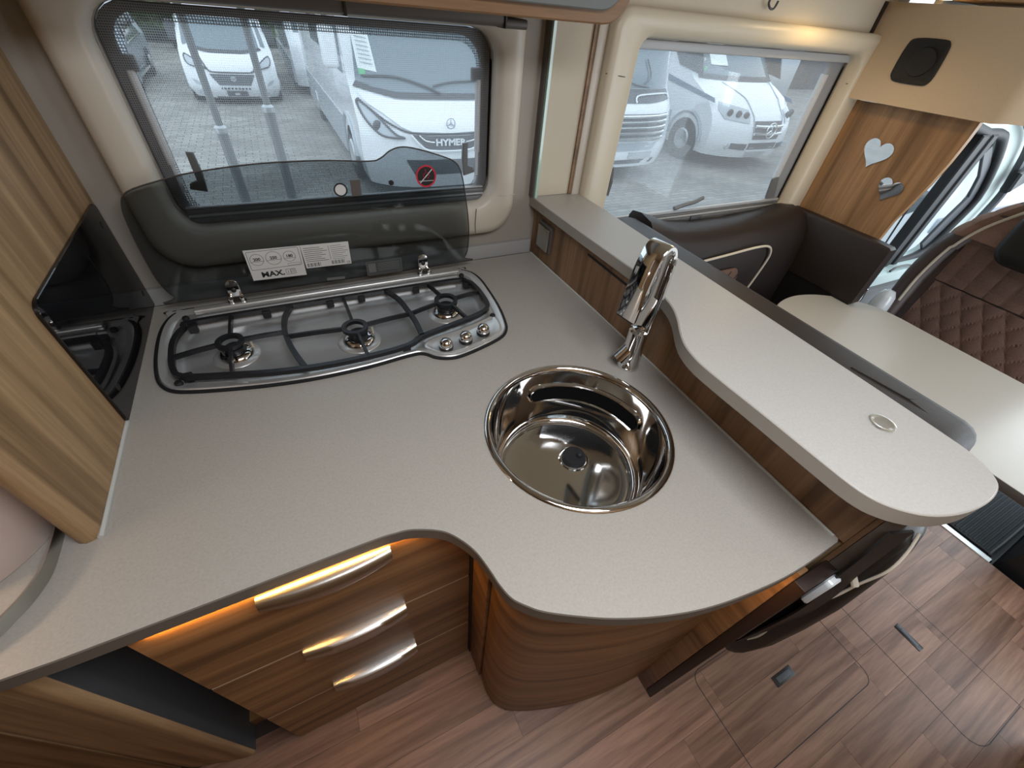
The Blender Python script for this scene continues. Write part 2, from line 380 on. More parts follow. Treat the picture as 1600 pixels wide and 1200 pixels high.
# ================================================================== SETTING
# ---- floor: vinyl boards running along the van, service hatches cut into it
bm = B(); box(bm, -1.6, 2.20, -0.95, 1.18, -0.04, -0.004)
floor = put('floor', bm, 'dark_brown', kind='structure', label='brown wood-look floor of the van', origin=(0, 0, 0))
def plank_mesh(x0, x1, y0, y1):
    bm = B(); g = 0.0003
    box(bm, x0+g, x1-g, y0+g, y1-g, -0.004, 0.0); return bm
row = 0; y = -0.95
while y < 0.36:
    y1 = min(y+0.1035, 0.40); x = -1.10 - random.random()*0.4
    while x < 2.20:
        ln = random.choice((0.36, 0.48, 0.6, 0.72)); x1 = x+ln
        a, b = max(x, -1.25), min(x1, 2.20)
        if b-a > 0.05: put('plank', plank_mesh(a, b, y, y1), 'floor_wood', floor, smooth=0)
        x = x1
    y = y1; row += 1
def groove(pts, wdt=0.0022):
    bm = B(); P = [Vector((p[0], p[1])) for p in pts]; n = len(P); L = []
    for i in range(n):
        t = (P[min(i+1, n-1)]-P[max(i-1, 0)]).normalized(); nn = Vector((-t.y, t.x))*wdt/2
        L.append([V(P[i].x+nn.x, P[i].y+nn.y, -0.002), V(P[i].x+nn.x, P[i].y+nn.y, 0.0004), V(P[i].x-nn.x, P[i].y-nn.y, 0.0004), V(P[i].x-nn.x, P[i].y-nn.y, -0.002)])
    loft(bm, L, True, True); return bm
h1 = rrect(0.768, 1.318, -0.283, -0.010, 0.035, 5); h1.append(h1[0])
put('hatch_seam', groove(h1), 'black_rubber', floor, label='thin dark outline of the rounded floor hatch')
h2 = [(1.437, 0.02), (1.437, -0.49)] + [(1.437+0.05-0.05*math.cos(a), -0.49-0.05*math.sin(a)) for a in (0.4, 0.8, 1.2, 1.57)] + [(1.60, -0.54), (1.70, -0.54)]
put('hatch_seam', groove(h2), 'black_rubber', floor)
put('hatch_seam', groove([(1.700, 0.02), (1.703, -0.56)], 0.0016), 'black_rubber', floor)
bm = B(); box(bm, 1.004, 1.090, -0.160, -0.131, -0.002, 0.0025, 0.001); hh = put('hatch_handle', bm, 'black_plastic', floor, label='black recessed lift handle of the floor hatch')
bm = B(); box(bm, 1.016, 1.078, -0.154, -0.137, 0.002, 0.0045, 0.0015); put('lift_tab', bm, 'dark_trim', hh)
bm = B(); box(bm, 1.558, 1.582, -0.306, -0.220, -0.002, 0.0025, 0.001); hh = put('hatch_handle', bm, 'black_plastic', floor, label='narrow black lift handle in the floor')
bm = B(); box(bm, 1.563, 1.577, -0.292, -0.236, 0.002, 0.004, 0.001); put('lift_tab', bm, 'dark_trim', hh)

# ---- outer side wall with the two window openings
W1 = rrect(-0.245, 0.530, 1.085, 1.478, [0.055, 0.06, 0.06, 0.06], 6)
W2 = rrect(0.955, 1.965, 0.935, 1.482, [0.03, 0.04, 0.035, 0.03], 6)
bm = B(); slab(bm, [(-1.6, -0.04), (2.14, -0.04), (2.14, 1.95), (-1.6, 1.95)], [W1, W2], 0, 0.035)
for v in bm.verts: v.co = V(v.co.x, 1.18+v.co.z, v.co.y)
wall = put('wall_window_side', bm, 'wall_fabric', kind='structure', label='grey-beige lined side wall with two camper windows', origin=(0, 1.18, 0), smooth=20)
# remaining shell around the photographer
bm = B(); slab(bm, [(-1.6, -0.98), (2.5, -0.98), (2.5, 1.22), (-1.6, 1.22)], [[(-0.1, -0.40), (0.6, -0.40), (0.6, 0.10), (-0.1, 0.10)]], 1.93, 1.96)  # opening left for the added overhead fill
put('ceiling', bm, 'cream_panel', kind='structure', label='cream ceiling of the van with an opening for the added fill light', origin=(0, 0, 1.93))
bx('wall_door_side', 'wood_vertical', None, -1.6, 1.62, -0.99, -0.60, 0.0, 1.93, kind='structure', label='wood-fronted washroom wall across the aisle', origin=(0, -0.60, 0))
bx('wall_rear', 'wood_vertical', None, -1.63, -1.6, -0.98, 1.21, -0.04, 1.95, kind='structure', label='wood-clad rear bulkhead', origin=(-1.6, 0, 0))

# ---- wall panels between the windows
bx('trim_1', 'cream_panel', None, 0.684, 0.805, 1.166, 1.18, 1.086, 1.56, kind='structure', label='cream wall panel beside the glass edge')
bm = B(); box(bm, 0.676, 0.684, 1.150, 1.18, 1.086, 1.53); put('trim_2', bm, 'green_glass_edge', kind='structure', label='greenish upright glass edge above the bar shelf')
bx('trim_3', 'wood_edge', None, 0.805, 0.815, 1.160, 1.18, 1.06, 1.56, kind='structure', label='narrow brown wood trim beside cream panel')
bx('trim_4', 'cream_plastic', None, 0.815, 0.843, 1.155, 1.18, 1.06, 1.56, bev=0.003, kind='structure', label='pale upright cover strip beside the dinette window')
bx('trim_5', 'cream_panel', None, 0.846, 2.055, 1.172, 1.18, 1.5455, 1.93, kind='structure', label='cream lining above the dinette window')
bx('trim_6', 'taupe_plastic', None, 0.670, 0.676, 1.160, 1.18, 1.086, 1.505, kind='structure', label='dark joint beside the glass edge')
bm = B(); box(bm, -0.38, 0.688, 1.166, 1.18, 0.9, 0.945, 0.002); put('baseboard_kitchen', bm, 'grey_trim', kind='structure', label='grey upstand strip along the back of the worktop')

# ---- windows
def window(name, label, hole, out, y_front, dark, band, rail_z, frame_mat, struts, latches, frame_r):
    """hole=(x0,x1,z0,z1,r list); out=(x0,x1,z0,z1,r)"""
    x0, x1, z0, z1, r = hole; ox0, ox1, oz0, oz1, orr = out
    t = thing(name, label, None, ((x0+x1)/2, 1.18, z0), kind='structure')
    n = 6
    L = []
    def lp(a, yy): return [V(p[0], yy, p[1]) for p in a]
    o0 = rrect(ox0, ox1, oz0, oz1, orr, n); i0 = rrect(x0, x1, z0, z1, r, n)
    m1 = inset(o0, 0.006); m2 = inset(o0, 0.022)
    j1 = inset(i0, -0.018); j2 = inset(i0, -0.006)
    bm = B(); loft(bm, [lp(o0, 1.181), lp(o0, y_front+0.014), lp(m1, y_front+0.004), lp(m2, y_front), lp(j1, y_front+0.004), lp(j2, y_front+0.016), lp(i0, 1.186), lp(i0, 1.22)])
    fr = put('frame', bm, frame_mat, t, smooth=50)
    return t, fr, lp
# kitchen window
t1, fr1, lp = window('window_1', 'kitchen window with cream frame, fly screen and grey blind rail', (-0.245, 0.530, 1.085, 1.478, [0.055, 0.06, 0.06, 0.06]), (-0.318, 0.602, 0.993, 1.505, [0.085, 0.085, 0.02, 0.02]), 1.140, None, None, None, 'cream_plastic', None, None, None)
i0 = rrect(-0.243, 0.528, 1.087, 1.476, [0.053, 0.058, 0.058, 0.058], 6); i1 = rrect(-0.222, 0.506, 1.10, 1.462, [0.04, 0.05, 0.06, 0.05], 6)
bm = B(); loft(bm, [lp(i0, 1.196), lp(i1, 1.199), lp(i1, 1.21), lp(i0, 1.21), lp(i0, 1.196)]); put('gasket', bm, 'dark_gasket', t1, smooth=30)
idt = rrect(-0.210, 0.494, 1.112, 1.449, [0.035, 0.045, 0.05, 0.045], 6); bm = B(); loft(bm, [lp(i1, 1.2005), lp(idt, 1.2005)]); put('dot_border', bm, 'dot_print', t1, smooth=0)
bm = B(); prism(bm, [(p[0], p[1]) for p in i0], 'y', 1.208, 1.213); put('pane', bm, 'window_pane', t1, smooth=0)
bm = B(); loft(bm, [lp(rrect(-0.240, 0.525, 1.092, 1.474, 0.05, 6), 1.192)], False, True); put('fly_screen', bm, 'fly_screen', t1, smooth=0)
for k, (za, zb, mt, yy) in enumerate(((1.087, 1.099, 'screen_rail', 1.176), (1.100, 1.106, 'screen_rail_light', 1.180), (1.107, 1.117, 'screen_rail', 1.182), (1.118, 1.122, 'screen_rail_light', 1.184))):
    bx('screen_rail', mt, t1, -0.228, 0.515, yy, yy+0.012, za, zb, bev=0.002)
for sx in (-0.2185, 0.4995):
    bm = B(); tube(bm, [(sx, 1.201, 1.21), (sx, 1.201, 1.375)], 0.0075, 10); tube(bm, [(sx, 1.201, 1.15), (sx, 1.201, 1.22)], 0.0045, 8); st = put('support_arm', bm, 'strut_grey', t1)
    bx('arm_bracket', 'dark_trim', st, sx-0.02, sx+0.016, 1.196, 1.206, 1.372, 1.40, bev=0.003)
for sx, sg in ((-0.178, 1), (0.462, -1)):
    bm = B(); prism(bm, [(sx-0.006, 1.236), (sx+0.008, 1.234), (sx+0.010, 1.19), (sx+0.006, 1.152), (sx-0.026*sg, 1.160), (sx-0.022*sg, 1.172), (sx-0.006, 1.178)] if sg > 0 else [(sx-0.008, 1.234), (sx+0.006, 1.236), (sx+0.006, 1.178), (sx+0.022, 1.172), (sx+0.026, 1.160), (sx-0.006, 1.152), (sx-0.010, 1.19)], 'y', 1.188, 1.20, 0.002); put('latch', bm, 'screen_rail', t1, label='dark plastic window latch')
# roller blind cassette across the top of the kitchen window
bm = B(); prism(bm, rrect(1.100, 1.158, 1.484, 1.522, 0.010, 4), 'x', -0.34, 0.520, 0.001); cs = put('blind_cassette', bm, 'taupe_plastic', t1, label='dark taupe roller blind cassette')
bm = B(); prism(bm, rrect(1.099, 1.150, 1.482, 1.500, 0.007, 4), 'x', 0.522, 0.577, 0.001); put('end_cap', bm, 'taupe_plastic', cs)
bx('clip', 'black_plastic', cs, 0.1775, 0.1815, 1.096, 1.16, 1.482, 1.523); bx('clip', 'black_plastic', cs, 0.5195, 0.523, 1.096, 1.16, 1.482, 1.506)
for (za, zb, xx) in ((1.005, 1.0, 0.475),):
    bm = B(); tube(bm, [(0.475, 1.1395, 1.002), (0.473, 1.1385, 1.03), (0.476, 1.139, 1.075)], 0.0012, 5); put('frame_joint', bm, 'taupe_plastic', t1)
bm = B(); tube(bm, [(0.535, 1.148, 1.108), (0.56, 1.139, 1.106), (0.60, 1.142, 1.106)], 0.0010, 5); put('frame_joint', bm, 'piping', t1)

# dinette window
t2, fr2, lp = window('window_2', 'dinette window with thick cream frame and pale fly screen', (0.955, 1.965, 0.935, 1.482, [0.03, 0.04, 0.035, 0.03]), (0.846, 2.085, 0.86, 1.545, [0.03, 0.03, 0.05, 0.05]), 1.128, None, None, None, 'cream_frame', None, None, None)
i0 = rrect(0.957, 1.963, 0.937, 1.480, [0.03, 0.04, 0.033, 0.03], 6); i1 = rrect(0.968, 1.895, 0.965, 1.458, [0.02, 0.02, 0.03, 0.02], 6)
bm = B(); loft(bm, [lp(i0, 1.196), lp(i1, 1.199), lp(i1, 1.21), lp(i0, 1.21), lp(i0, 1.196)]); put('gasket', bm, 'grey_gasket', t2, smooth=30)
bm = B(); prism(bm, i0, 'y', 1.208, 1.213); put('pane', bm, 'window_pane', t2, smooth=0)
bm = B(); loft(bm, [lp(rrect(0.96, 1.962, 0.95, 1.478, 0.03, 6), 1.192)], False, True); put('fly_screen', bm, 'fly_screen', t2, smooth=0)
bm = B(); box(bm, 0.957, 1.963, 1.175, 1.20, 1.458, 1.481, 0.004); put('blind_cassette', bm, 'screen_rail_light', t2, label='grey blind housing under the top frame')
for k, (za, zb, mt, yy) in enumerate(((0.937, 0.950, 'screen_rail', 1.168), (0.951, 0.958, 'screen_rail_light', 1.172), (0.959, 0.966, 'screen_rail', 1.176), (0.967, 0.978, 'screen_rail_light', 1.18))):
    bx('screen_rail', mt, t2, 0.965, 1.955, yy, yy+0.014, za, zb, bev=0.002)
bx('rail_clip', 'dark_trim', t2, 1.42, 1.48, 1.162, 1.172, 0.930, 0.952, bev=0.003)
bm = B(); tube(bm, [(1.893, 1.200, 1.06), (1.893, 1.200, 1.42)], 0.013, 10); tube(bm, [(1.893, 1.200, 0.97), (1.893, 1.200, 1.07)], 0.008, 8); put('support_arm', bm, 'strut_grey', t2)
bm = B(); prism(bm, [(1.86, 1.06), (1.90, 1.07), (1.93, 0.99), (1.93, 0.945), (1.885, 0.945), (1.87, 1.0)], 'y', 1.186, 1.196, 0.003); put('latch', bm, 'screen_rail', t2)
bm = B(); tube(bm, [(1.33, 1.183, 0.985), (1.37, 1.178, 0.997), (1.42, 1.178, 1.003), (1.47, 1.183, 1.015)], 0.008, 8); put('latch', bm, 'screen_rail', t2)
bm = B(); tube(bm, [(0.985, 1.186, 1.06), (0.990, 1.186, 1.10), (0.982, 1.186, 1.15)], 0.007, 8); put('latch', bm, 'screen_rail', t2)
bm = B(); tube(bm, [(0.846, 1.136, 1.405), (0.90, 1.127, 1.40), (0.955, 1.150, 1.395)], 0.0012, 5); put('frame_joint', bm, 'taupe_plastic', t2)
bm = B(); tube(bm, [(1.965, 1.150, 1.40), (2.03, 1.127, 1.41), (2.085, 1.140, 1.415)], 0.0012, 5); put('frame_joint', bm, 'taupe_plastic', t2)

# ================================================================== KITCHEN
# ---- worktop
front = [(-0.40, 0.344), (-0.20, 0.344), (-0.03, 0.345), (0.012, 0.343), (0.042, 0.3375), (0.083, 0.317), (0.106, 0.291), (0.121, 0.262), (0.129, 0.23), (0.134, 0.203), (0.142, 0.179), (0.156, 0.162), (0.176, 0.144), (0.215, 0.12), (0.264, 0.094), (0.326, 0.069), (0.395, 0.049), (0.474, 0.036), (0.571, 0.028), (0.690, 0.030)]
fs = [(p.x, p.y) for p in catmull([V(a, b, 0) for a, b in front], 5)]
left = [(-0.56, 1.165), (-0.56, 0.43), (-0.548, 0.394), (-0.525, 0.366), (-0.49, 0.351), (-0.45, 0.346)]
outl = left + fs + [(0.702, 0.036), (0.702, 1.165)]
SC = (0.412, 0.419); SR = 0.1955
sink_hole = [(SC[0]+0.183*math.cos(2*PI*k/64), SC[1]+0.183*math.sin(2*PI*k/64)) for k in range(64)]
CK = [(-0.296, 1.124), (-0.330, 1.112), (-0.349, 1.075), (-0.3565, 1.018), (-0.355, 0.935), (-0.347, 0.870), (-0.336, 0.835), (-0.316, 0.810), (-0.282, 0.794), (-0.212, 0.775), (-0.13, 0.758), (-0.044, 0.748), (0.06, 0.747), (0.155, 0.755), (0.186, 0.751), (0.208, 0.728), (0.237, 0.714), (0.270, 0.712), (0.33, 0.726), (0.385, 0.745), (0.412, 0.766), (0.428, 0.799), (0.445, 0.884), (0.454, 1.0), (0.452, 1.055), (0.440, 1.090), (0.415, 1.112), (0.375, 1.122)]
def sm(P, n=4): return [(p.x, p.y) for p in catmull([V(a, b, 0) for a, b in P], n, True)]
cko = sm(CK)
cook_hole = inset(cko, 0.012)
bm = B(); slab(bm, outl, [sink_hole, cook_hole], 0.87, 0.90)
o = thing('worktop', 'beige-grey laminate kitchen worktop with curved front edge', 'worktop', (0.1, 0.7, 0.87))
put('top', bm, 'laminate', o, smooth=30)
edge_path = [V(p[0], p[1], 0.885) for p in left[1:]+fs+[(0.702, 0.036)]]
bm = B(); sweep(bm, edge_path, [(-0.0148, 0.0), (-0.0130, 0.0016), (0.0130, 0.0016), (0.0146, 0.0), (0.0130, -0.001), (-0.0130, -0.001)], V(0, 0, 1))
put('edge_band', bm, 'laminate_edge', o, label='edge band of the worktop, darkened for its shade')
bm = B(); tube(bm, [(0.690, 1.160, 0.9005), (0.698, 0.72, 0.9005), (0.693, 0.04, 0.9005)], 0.0035, 6); put('sealant', bm, 'silicone', o)

# ---- drawer unit under the worktop
dr = thing('drawer_cabinet', 'wooden kitchen cabinet with three drawers and curved metal handles', 'cabinet', (-0.1, 0.34, 0))
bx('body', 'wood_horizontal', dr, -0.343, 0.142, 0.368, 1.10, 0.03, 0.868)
bx('plinth', 'dark_brown', dr, -0.30, 0.12, 0.42, 0.46, 0.0, 0.03)
def handle(parent, x0, x1, z0, z1, mat):
    bm = B(); n = 14; L = []
    for i in range(n+1):
        u = i/n; x = x0+(x1-x0)*u; bow = 0.009*(1-(2*u-1)**2); y = 0.3475-0.012-bow
        zc = z0+0.010*(2*u-1)**2
        L.append([V(x, 0.3475, z1), V(x, y+0.004, z1+0.001), V(x, y-0.002, z1-0.003), V(x, y-0.005, zc+0.008), V(x, y-0.002, zc), V(x, y+0.001, zc), V(x, y+0.001, z1-0.008), V(x, 0.3475, z1-0.004)])
    loft(bm, L, True, True)
    return put('handle', bm, mat, parent, smooth=50, label='bowed brushed metal drawer handle')
for k, (z0, z1, hz) in enumerate(((0.594, 0.866, (0.824, 0.860)), (0.289, 0.590, (0.556, 0.598)), (0.012, 0.285, (0.286, 0.330)))):
    bm = B(); prism(bm, rrect(-0.3475, 0.1465, z0, z1, 0.006, 3), 'y', 0.3475, 0.366, 0.0015)
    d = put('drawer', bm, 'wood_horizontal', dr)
    handle(d, -0.195, 0.002, hz[0], hz[1], 'brushed_steel')
    if k < 2: bx('edge_line', 'piping', d, -0.345, 0.144, 0.348, 0.364, z0-0.0022, z0-0.0006)

# ---- under-worktop light strip (amber LEDs)
ls = thing('light_strip', 'amber LED strip glowing under the worktop edge', 'light strip', (-0.1, 0.345, 0.866))
bx('carrier', 'grey_trim', ls, -0.330, 0.10, 0.3452, 0.3472, 0.8690, 0.8698)
area('worktop_led_light', (-0.11, 0.3462, 0.8688), (math.radians(8), 0, 0), 0.43, 0.0018, 1.6, (1.0, 0.47, 0.09))
area('worktop_led_light', (0.54, 0.062, 0.866), (math.radians(-20), 0, 0), 0.09, 0.008, 0.35, (1.0, 0.47, 0.09))
for k in range(13):
    x = -0.320+k*0.0335
    bm = B(); ball(bm, (x, 0.3462, 0.8686), 0.0010, 3, 1, 0.6, 8, 6); put('led', bm, 'led', ls)

# ---- round-fronted corner cabinet
cc = thing('corner_cabinet', 'tall wooden cabinet with curved horizontal-grain door under the sink', 'cabinet', (0.35, 0.3, 0))
cdoor = [(0.158, 0.266), (0.155, 0.235), (0.158, 0.210), (0.169, 0.182), (0.195, 0.156), (0.240, 0.133), (0.295, 0.112), (0.365, 0.090), (0.442, 0.074), (0.52, 0.064), (0.603, 0.058)]
cs_ = [(p.x, p.y) for p in catmull([V(a, b, 0) for a, b in cdoor], 5)]
bm = B(); loft(bm, [[V(a, b, z) for a, b in cs_] + [V(a, b, z) for a, b in inset(cs_, 0.0)[::-1] if False] for z in (0.02, 0.868)], closed=False)
bmesh.ops.recalc_face_normals(bm, faces=bm.faces); bmesh.ops.solidify(bm, geom=bm.faces[:], thickness=-0.016)
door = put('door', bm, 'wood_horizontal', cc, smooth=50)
bm = B(); prism(bm, [(0.203, 0.850), (0.232, 0.850), (0.232, 0.846), (0.203, 0.846)], 'x', 0.140, 0.152); put('latch', bm, 'black_plastic', door, label='small black push latch under the worktop')
bx('filler_panel', 'wood_horizontal', cc, 0.151, 0.166, 0.270, 0.352, 0.02, 0.868, bev=0.001)
bx('gap_strip', 'black_rubber', cc, 0.1472, 0.151, 0.340, 0.352, 0.02, 0.868)
bx('carcass', 'wood_edge', cc, 0.180, 0.600, 0.23, 0.34, 0.0, 0.70)
bx('plinth', 'dark_brown', cc, 0.19, 0.60, 0.16, 0.23, 0.0, 0.03)
bx('side_panel', 'wood_edge', cc, 0.590, 0.604, 0.060, 0.34, 0.0, 0.868)

# ---- partition between kitchen and dinette
pt = thing('partition', 'low wooden partition rising behind the tap to the bar shelf', 'partition', (0.66, 0.6, 0))
bx('backsplash', 'wood_backsplash', pt, 0.697, 0.722, 0.024, 1.178, 0.9005, 1.054)
bx('end_panel', 'wood_horizontal', pt, 0.606, 0.628, 0.020, 0.10, 0.0, 0.868, bev=0.002)
bx('lower_panel', 'wood_vertical', pt, 0.704, 0.722, 0.024, 1.178, 0.0, 0.9)
bx('dark_post', 'dark_brown', pt, 0.607, 0.698, -0.002, 0.0195, 0.0, 0.846, bev=0.002)
bx('cover_plate', 'brown_plate', pt, 0.699, 0.724, -0.004, 0.0155, 0.45, 1.054, bev=0.002)
bx('end_board', 'wood_backsplash', pt, 0.699, 0.724, 0.016, 0.0235, 0.45, 1.054)
bx('slot', 'black_rubber', pt, 0.6955, 0.6975, 0.62, 0.86, 1.030, 1.036)
skt = bx('socket_box', 'taupe_plastic', pt, 0.688, 0.698, 1.047, 1.122, 0.944, 1.030, bev=0.002, label='grey flap cover of a socket on the partition')
bx('flap', 'aluminium', skt, 0.680, 0.689, 1.052, 1.117, 0.950, 1.022, bev=0.003)

# ---- bar shelf on the partition
bs = thing('bar_shelf', 'narrow beige bar shelf with rounded end above the worktop', 'shelf', (0.72, 0.5, 1.055))
BSO = [(0.676, 1.178), (0.680, 0.90), (0.686, 0.70), (0.686, 0.60), (0.668, 0.52), (0.645, 0.473), (0.612, 0.427), (0.592, 0.392), (0.581, 0.35), (0.580, 0.30), (0.584, 0.20), (0.586, 0.115), (0.590, 0.055), (0.606, 0.022), (0.640, -0.006), (0.686, -0.023), (0.740, -0.030), (0.785, -0.026), (0.810, -0.012), (0.826, 0.018), (0.832, 0.07), (0.838, 0.30), (0.843, 0.70), (0.848, 1.06), (0.843, 1.178)]
bso = [(p.x, p.y) for p in catmull([V(a, b, 0) for a, b in BSO], 4)]
bm = B(); prism(bm, bso, 'z', 1.0555, 1.085, 0.0012); put('board', bm, 'laminate_shelf', bs, smooth=30)
bm = B(); sweep(bm, [V(a, b, 1.0702) for a, b in bso], [(-0.0146, 0.0), (-0.013, 0.0014), (0.013, 0.0014), (0.0135, 0.0), (0.013, -0.001), (-0.013, -0.001)], V(0, 0, 1)); put('edge_band', bm, 'laminate_light_edge', bs)
bm = B(); lathe(bm, [(0.012, 0.0865), (0.0150, 0.0870), (0.0175, 0.0875), (0.0195, 0.0868), (0.0200, 0.085)], (0.754, 0.118, 1.0), 28, cap=False); rg = put('ring', bm, 'bright_chrome', bs, label='round metal push button set in the shelf')
bm = B(); lathe(bm, [(0.0, 0.0862), (0.012, 0.0865)], (0.754, 0.118, 1.0), 28, cap=False); put('cap', bm, 'brushed_steel', rg)

# ---- sink
sk = thing('sink', 'round polished steel sink let into the worktop', 'sink', (SC[0], SC[1], 0.75))
bm = B(); lathe(bm, [(0.1955, 0.9003), (0.1945, 0.9022), (0.190, 0.9045), (0.186, 0.9045), (0.1825, 0.9025), (0.180, 0.8985), (0.1785, 0.893)], (SC[0], SC[1], 0), 72, cap=False); put('rim', bm, 'sink_steel', sk, smooth=60)
bm = B(); lathe(bm, [(0.1785, 0.893), (0.176, 0.87), (0.171, 0.82), (0.167, 0.785), (0.164, 0.765), (0.158, 0.752), (0.152, 0.747), (0.149, 0.7465), (0.146, 0.7475), (0.142, 0.7465), (0.125, 0.7430), (0.09, 0.7405), (0.04, 0.7395), (0.0, 0.7393)], (SC[0], SC[1], 0), 72, cap=False); put('bowl', bm, 'sink_steel', sk, smooth=80)
DC = (0.450, 0.446)
bm = B(); lathe(bm, [(0.036, 0.7395), (0.034, 0.7425), (0.030, 0.7435), (0.0285, 0.7430), (0.027, 0.741)], (DC[0], DC[1], 0), 32, cap=False); put('drain_ring', bm, 'chrome', sk)
bm = B(); lathe(bm, [(0.0275, 0.740), (0.0275, 0.751), (0.025, 0.755), (0.010, 0.756), (0.0, 0.755)], (DC[0], DC[1], 0), 28); ball(bm, (DC[0]+0.01, DC[1]-0.006, 0.756), 0.008); put('drain_plug', bm, 'black_rubber', sk, label='black rubber drain plug')
# stadium-shaped black overflow recess in the far wall of the bowl
bm = B(); L = []; a0 = math.radians(72)
def wallr(z): return 0.171+(z-0.82)/0.05*0.005
def dens(P, n=8):
    out = []
    for i in range(len(P)):
        a, b = P[i], P[(i+1) % len(P)]; m_ = n if math.hypot(b[0]-a[0], b[1]-a[1]) > 0.05 else 1
        out += [(a[0]+(b[0]-a[0])*k/m_, a[1]+(b[1]-a[1])*k/m_) for k in range(m_)]
    return out
def bowlpt(ang, z, off): r = wallr(z)-off; return V(SC[0]+r*math.cos(ang), SC[1]+r*math.sin(ang), z)
st = rrect(-0.146, 0.146, -0.019, 0.019, 0.0188, 6)
amid = math.radians(46)
front_ = [bowlpt(amid - a/0.171, 0.836+b, 0.0055) for a, b in dens(st, 20)]; rimo = [bowlpt(amid - a/0.171, 0.836+b, -0.001) for a, b in dens(rrect(-0.153, 0.153, -0.026, 0.026, 0.0258, 6), 20)]
bm = B(); loft(bm, [rimo, [p+V(0, 0, 0) for p in [bowlpt(amid - a/0.171, 0.836+b, 0.0065) for a, b in dens(rrect(-0.151, 0.151, -0.024, 0.024, 0.0238, 6), 20)]], front_]); put('overflow_rim', bm, 'chrome', sk, smooth=60)
bm = B(); n = 24
rows = []
for i in range(n+1):
    a = -0.1458+0.2916*i/n; hh_ = 0.019 if abs(a) < 0.1272 else math.sqrt(max(1e-6, 0.0188**2-(abs(a)-0.1272)**2))
    rows.append([bowlpt(amid-a/0.171, 0.836+q*hh_, 0.0058) for q in (-1, 0, 1)])
loft(bm, rows, closed=False); put('overflow_cover', bm, 'void_black', sk, label='black overflow slot cover in the sink wall')

# ---- tap
tp = thing('tap', 'chrome kitchen tap with flat arched ribbon spout', 'tap', (0.632, 0.543, 0.9))
bm = B(); lathe(bm, [(0.0265, 0.900), (0.0265, 0.905), (0.0245, 0.908), (0.024, 0.93), (0.0235, 0.95), (0.0235, 0.985), (0.0235, 1.003), (0.018, 1.007), (0, 1.008)], (0.636, 0.545, 0), 28); put('body', bm, 'chrome', tp, smooth=50)
bm = B(); tube(bm, [(0.636, 0.545, 0.968), (0.624, 0.548, 0.945), (0.610, 0.552, 0.922)], 0.0175, 20, r2=0.0205); put('lever', bm, 'chrome', tp, smooth=50)
SD = V(math.cos(math.radians(191)), math.sin(math.radians(191)), 0); base = V(0.640, 0.548, 0)
prof = [(0.000, 1.000), (-0.003, 1.05), (-0.005, 1.10), (-0.004, 1.15), (0.002, 1.185), (0.014, 1.206), (0.030, 1.213), (0.045, 1.205), (0.056, 1.180), (0.063, 1.14), (0.068, 1.10), (0.072, 1.060)]
pp = catmull([base + SD*a + V(0, 0, z) for a, z in prof], 5)
wd = V(-SD.y, SD.x, 0)
bm = B(); sweep(bm, pp, [(-0.024, -0.003), (-0.022, -0.0045), (0.022, -0.0045), (0.024, -0.003), (0.024, 0.003), (0.022, 0.0045), (-0.022, 0.0045), (-0.024, 0.003)], wd); sp_ = put('spout', bm, 'chrome', tp, smooth=50)
e = pp[-1]; bm = B(); sweep(bm, [e + V(0, 0, -0.0005), e + V(0, 0, -0.003)], [(-0.022, -0.0035), (0.022, -0.0035), (0.022, 0.0035), (-0.022, 0.0035)], wd); put('outlet_slot', bm, 'black_rubber', sp_)

# ---- gas cooktop with smoked glass lid
ck = thing('cooktop', 'three-burner steel gas cooktop with raised smoked glass lid', 'cooktop', (0.05, 0.92, 0.87))
def lpz(a, z): return [V(p[0], p[1], z) for p in a]
bm = B(); loft(bm, [lpz(cko, 0.9002), lpz(cko, 0.905), lpz(inset(cko, 0.003), 0.9065), lpz(inset(cko, 0.006), 0.9055), lpz(inset(cko, 0.006), 0.9002)]); put('seal', bm, 'black_rubber', ck, smooth=50)
c1, c2, c3, c4 = inset(cko, 0.006), inset(cko, 0.012), inset(cko, 0.022), inset(cko, 0.026)
bm = B(); loft(bm, [lpz(c1, 0.904), lpz(inset(cko, 0.0085), 0.9072), lpz(c2, 0.9066), lpz(c3, 0.9035), lpz(c4, 0.901)]); put('rim', bm, 'cook_steel', ck, smooth=50)
# pressed well
well_pts = [(-0.275, 1.055), (-0.308, 1.035), (-0.322, 0.98), (-0.322, 0.92), (-0.314, 0.862), (-0.296, 0.835), (-0.26, 0.822), (-0.13, 0.792), (-0.03, 0.778), (0.07, 0.776), (0.155, 0.784), (0.185, 0.797), (0.23, 0.815), (0.33, 0.838), (0.39, 0.862), (0.408, 0.895), (0.414, 0.97), (0.408, 1.02), (0.385, 1.045), (0.34, 1.055), (0.05, 1.056)]
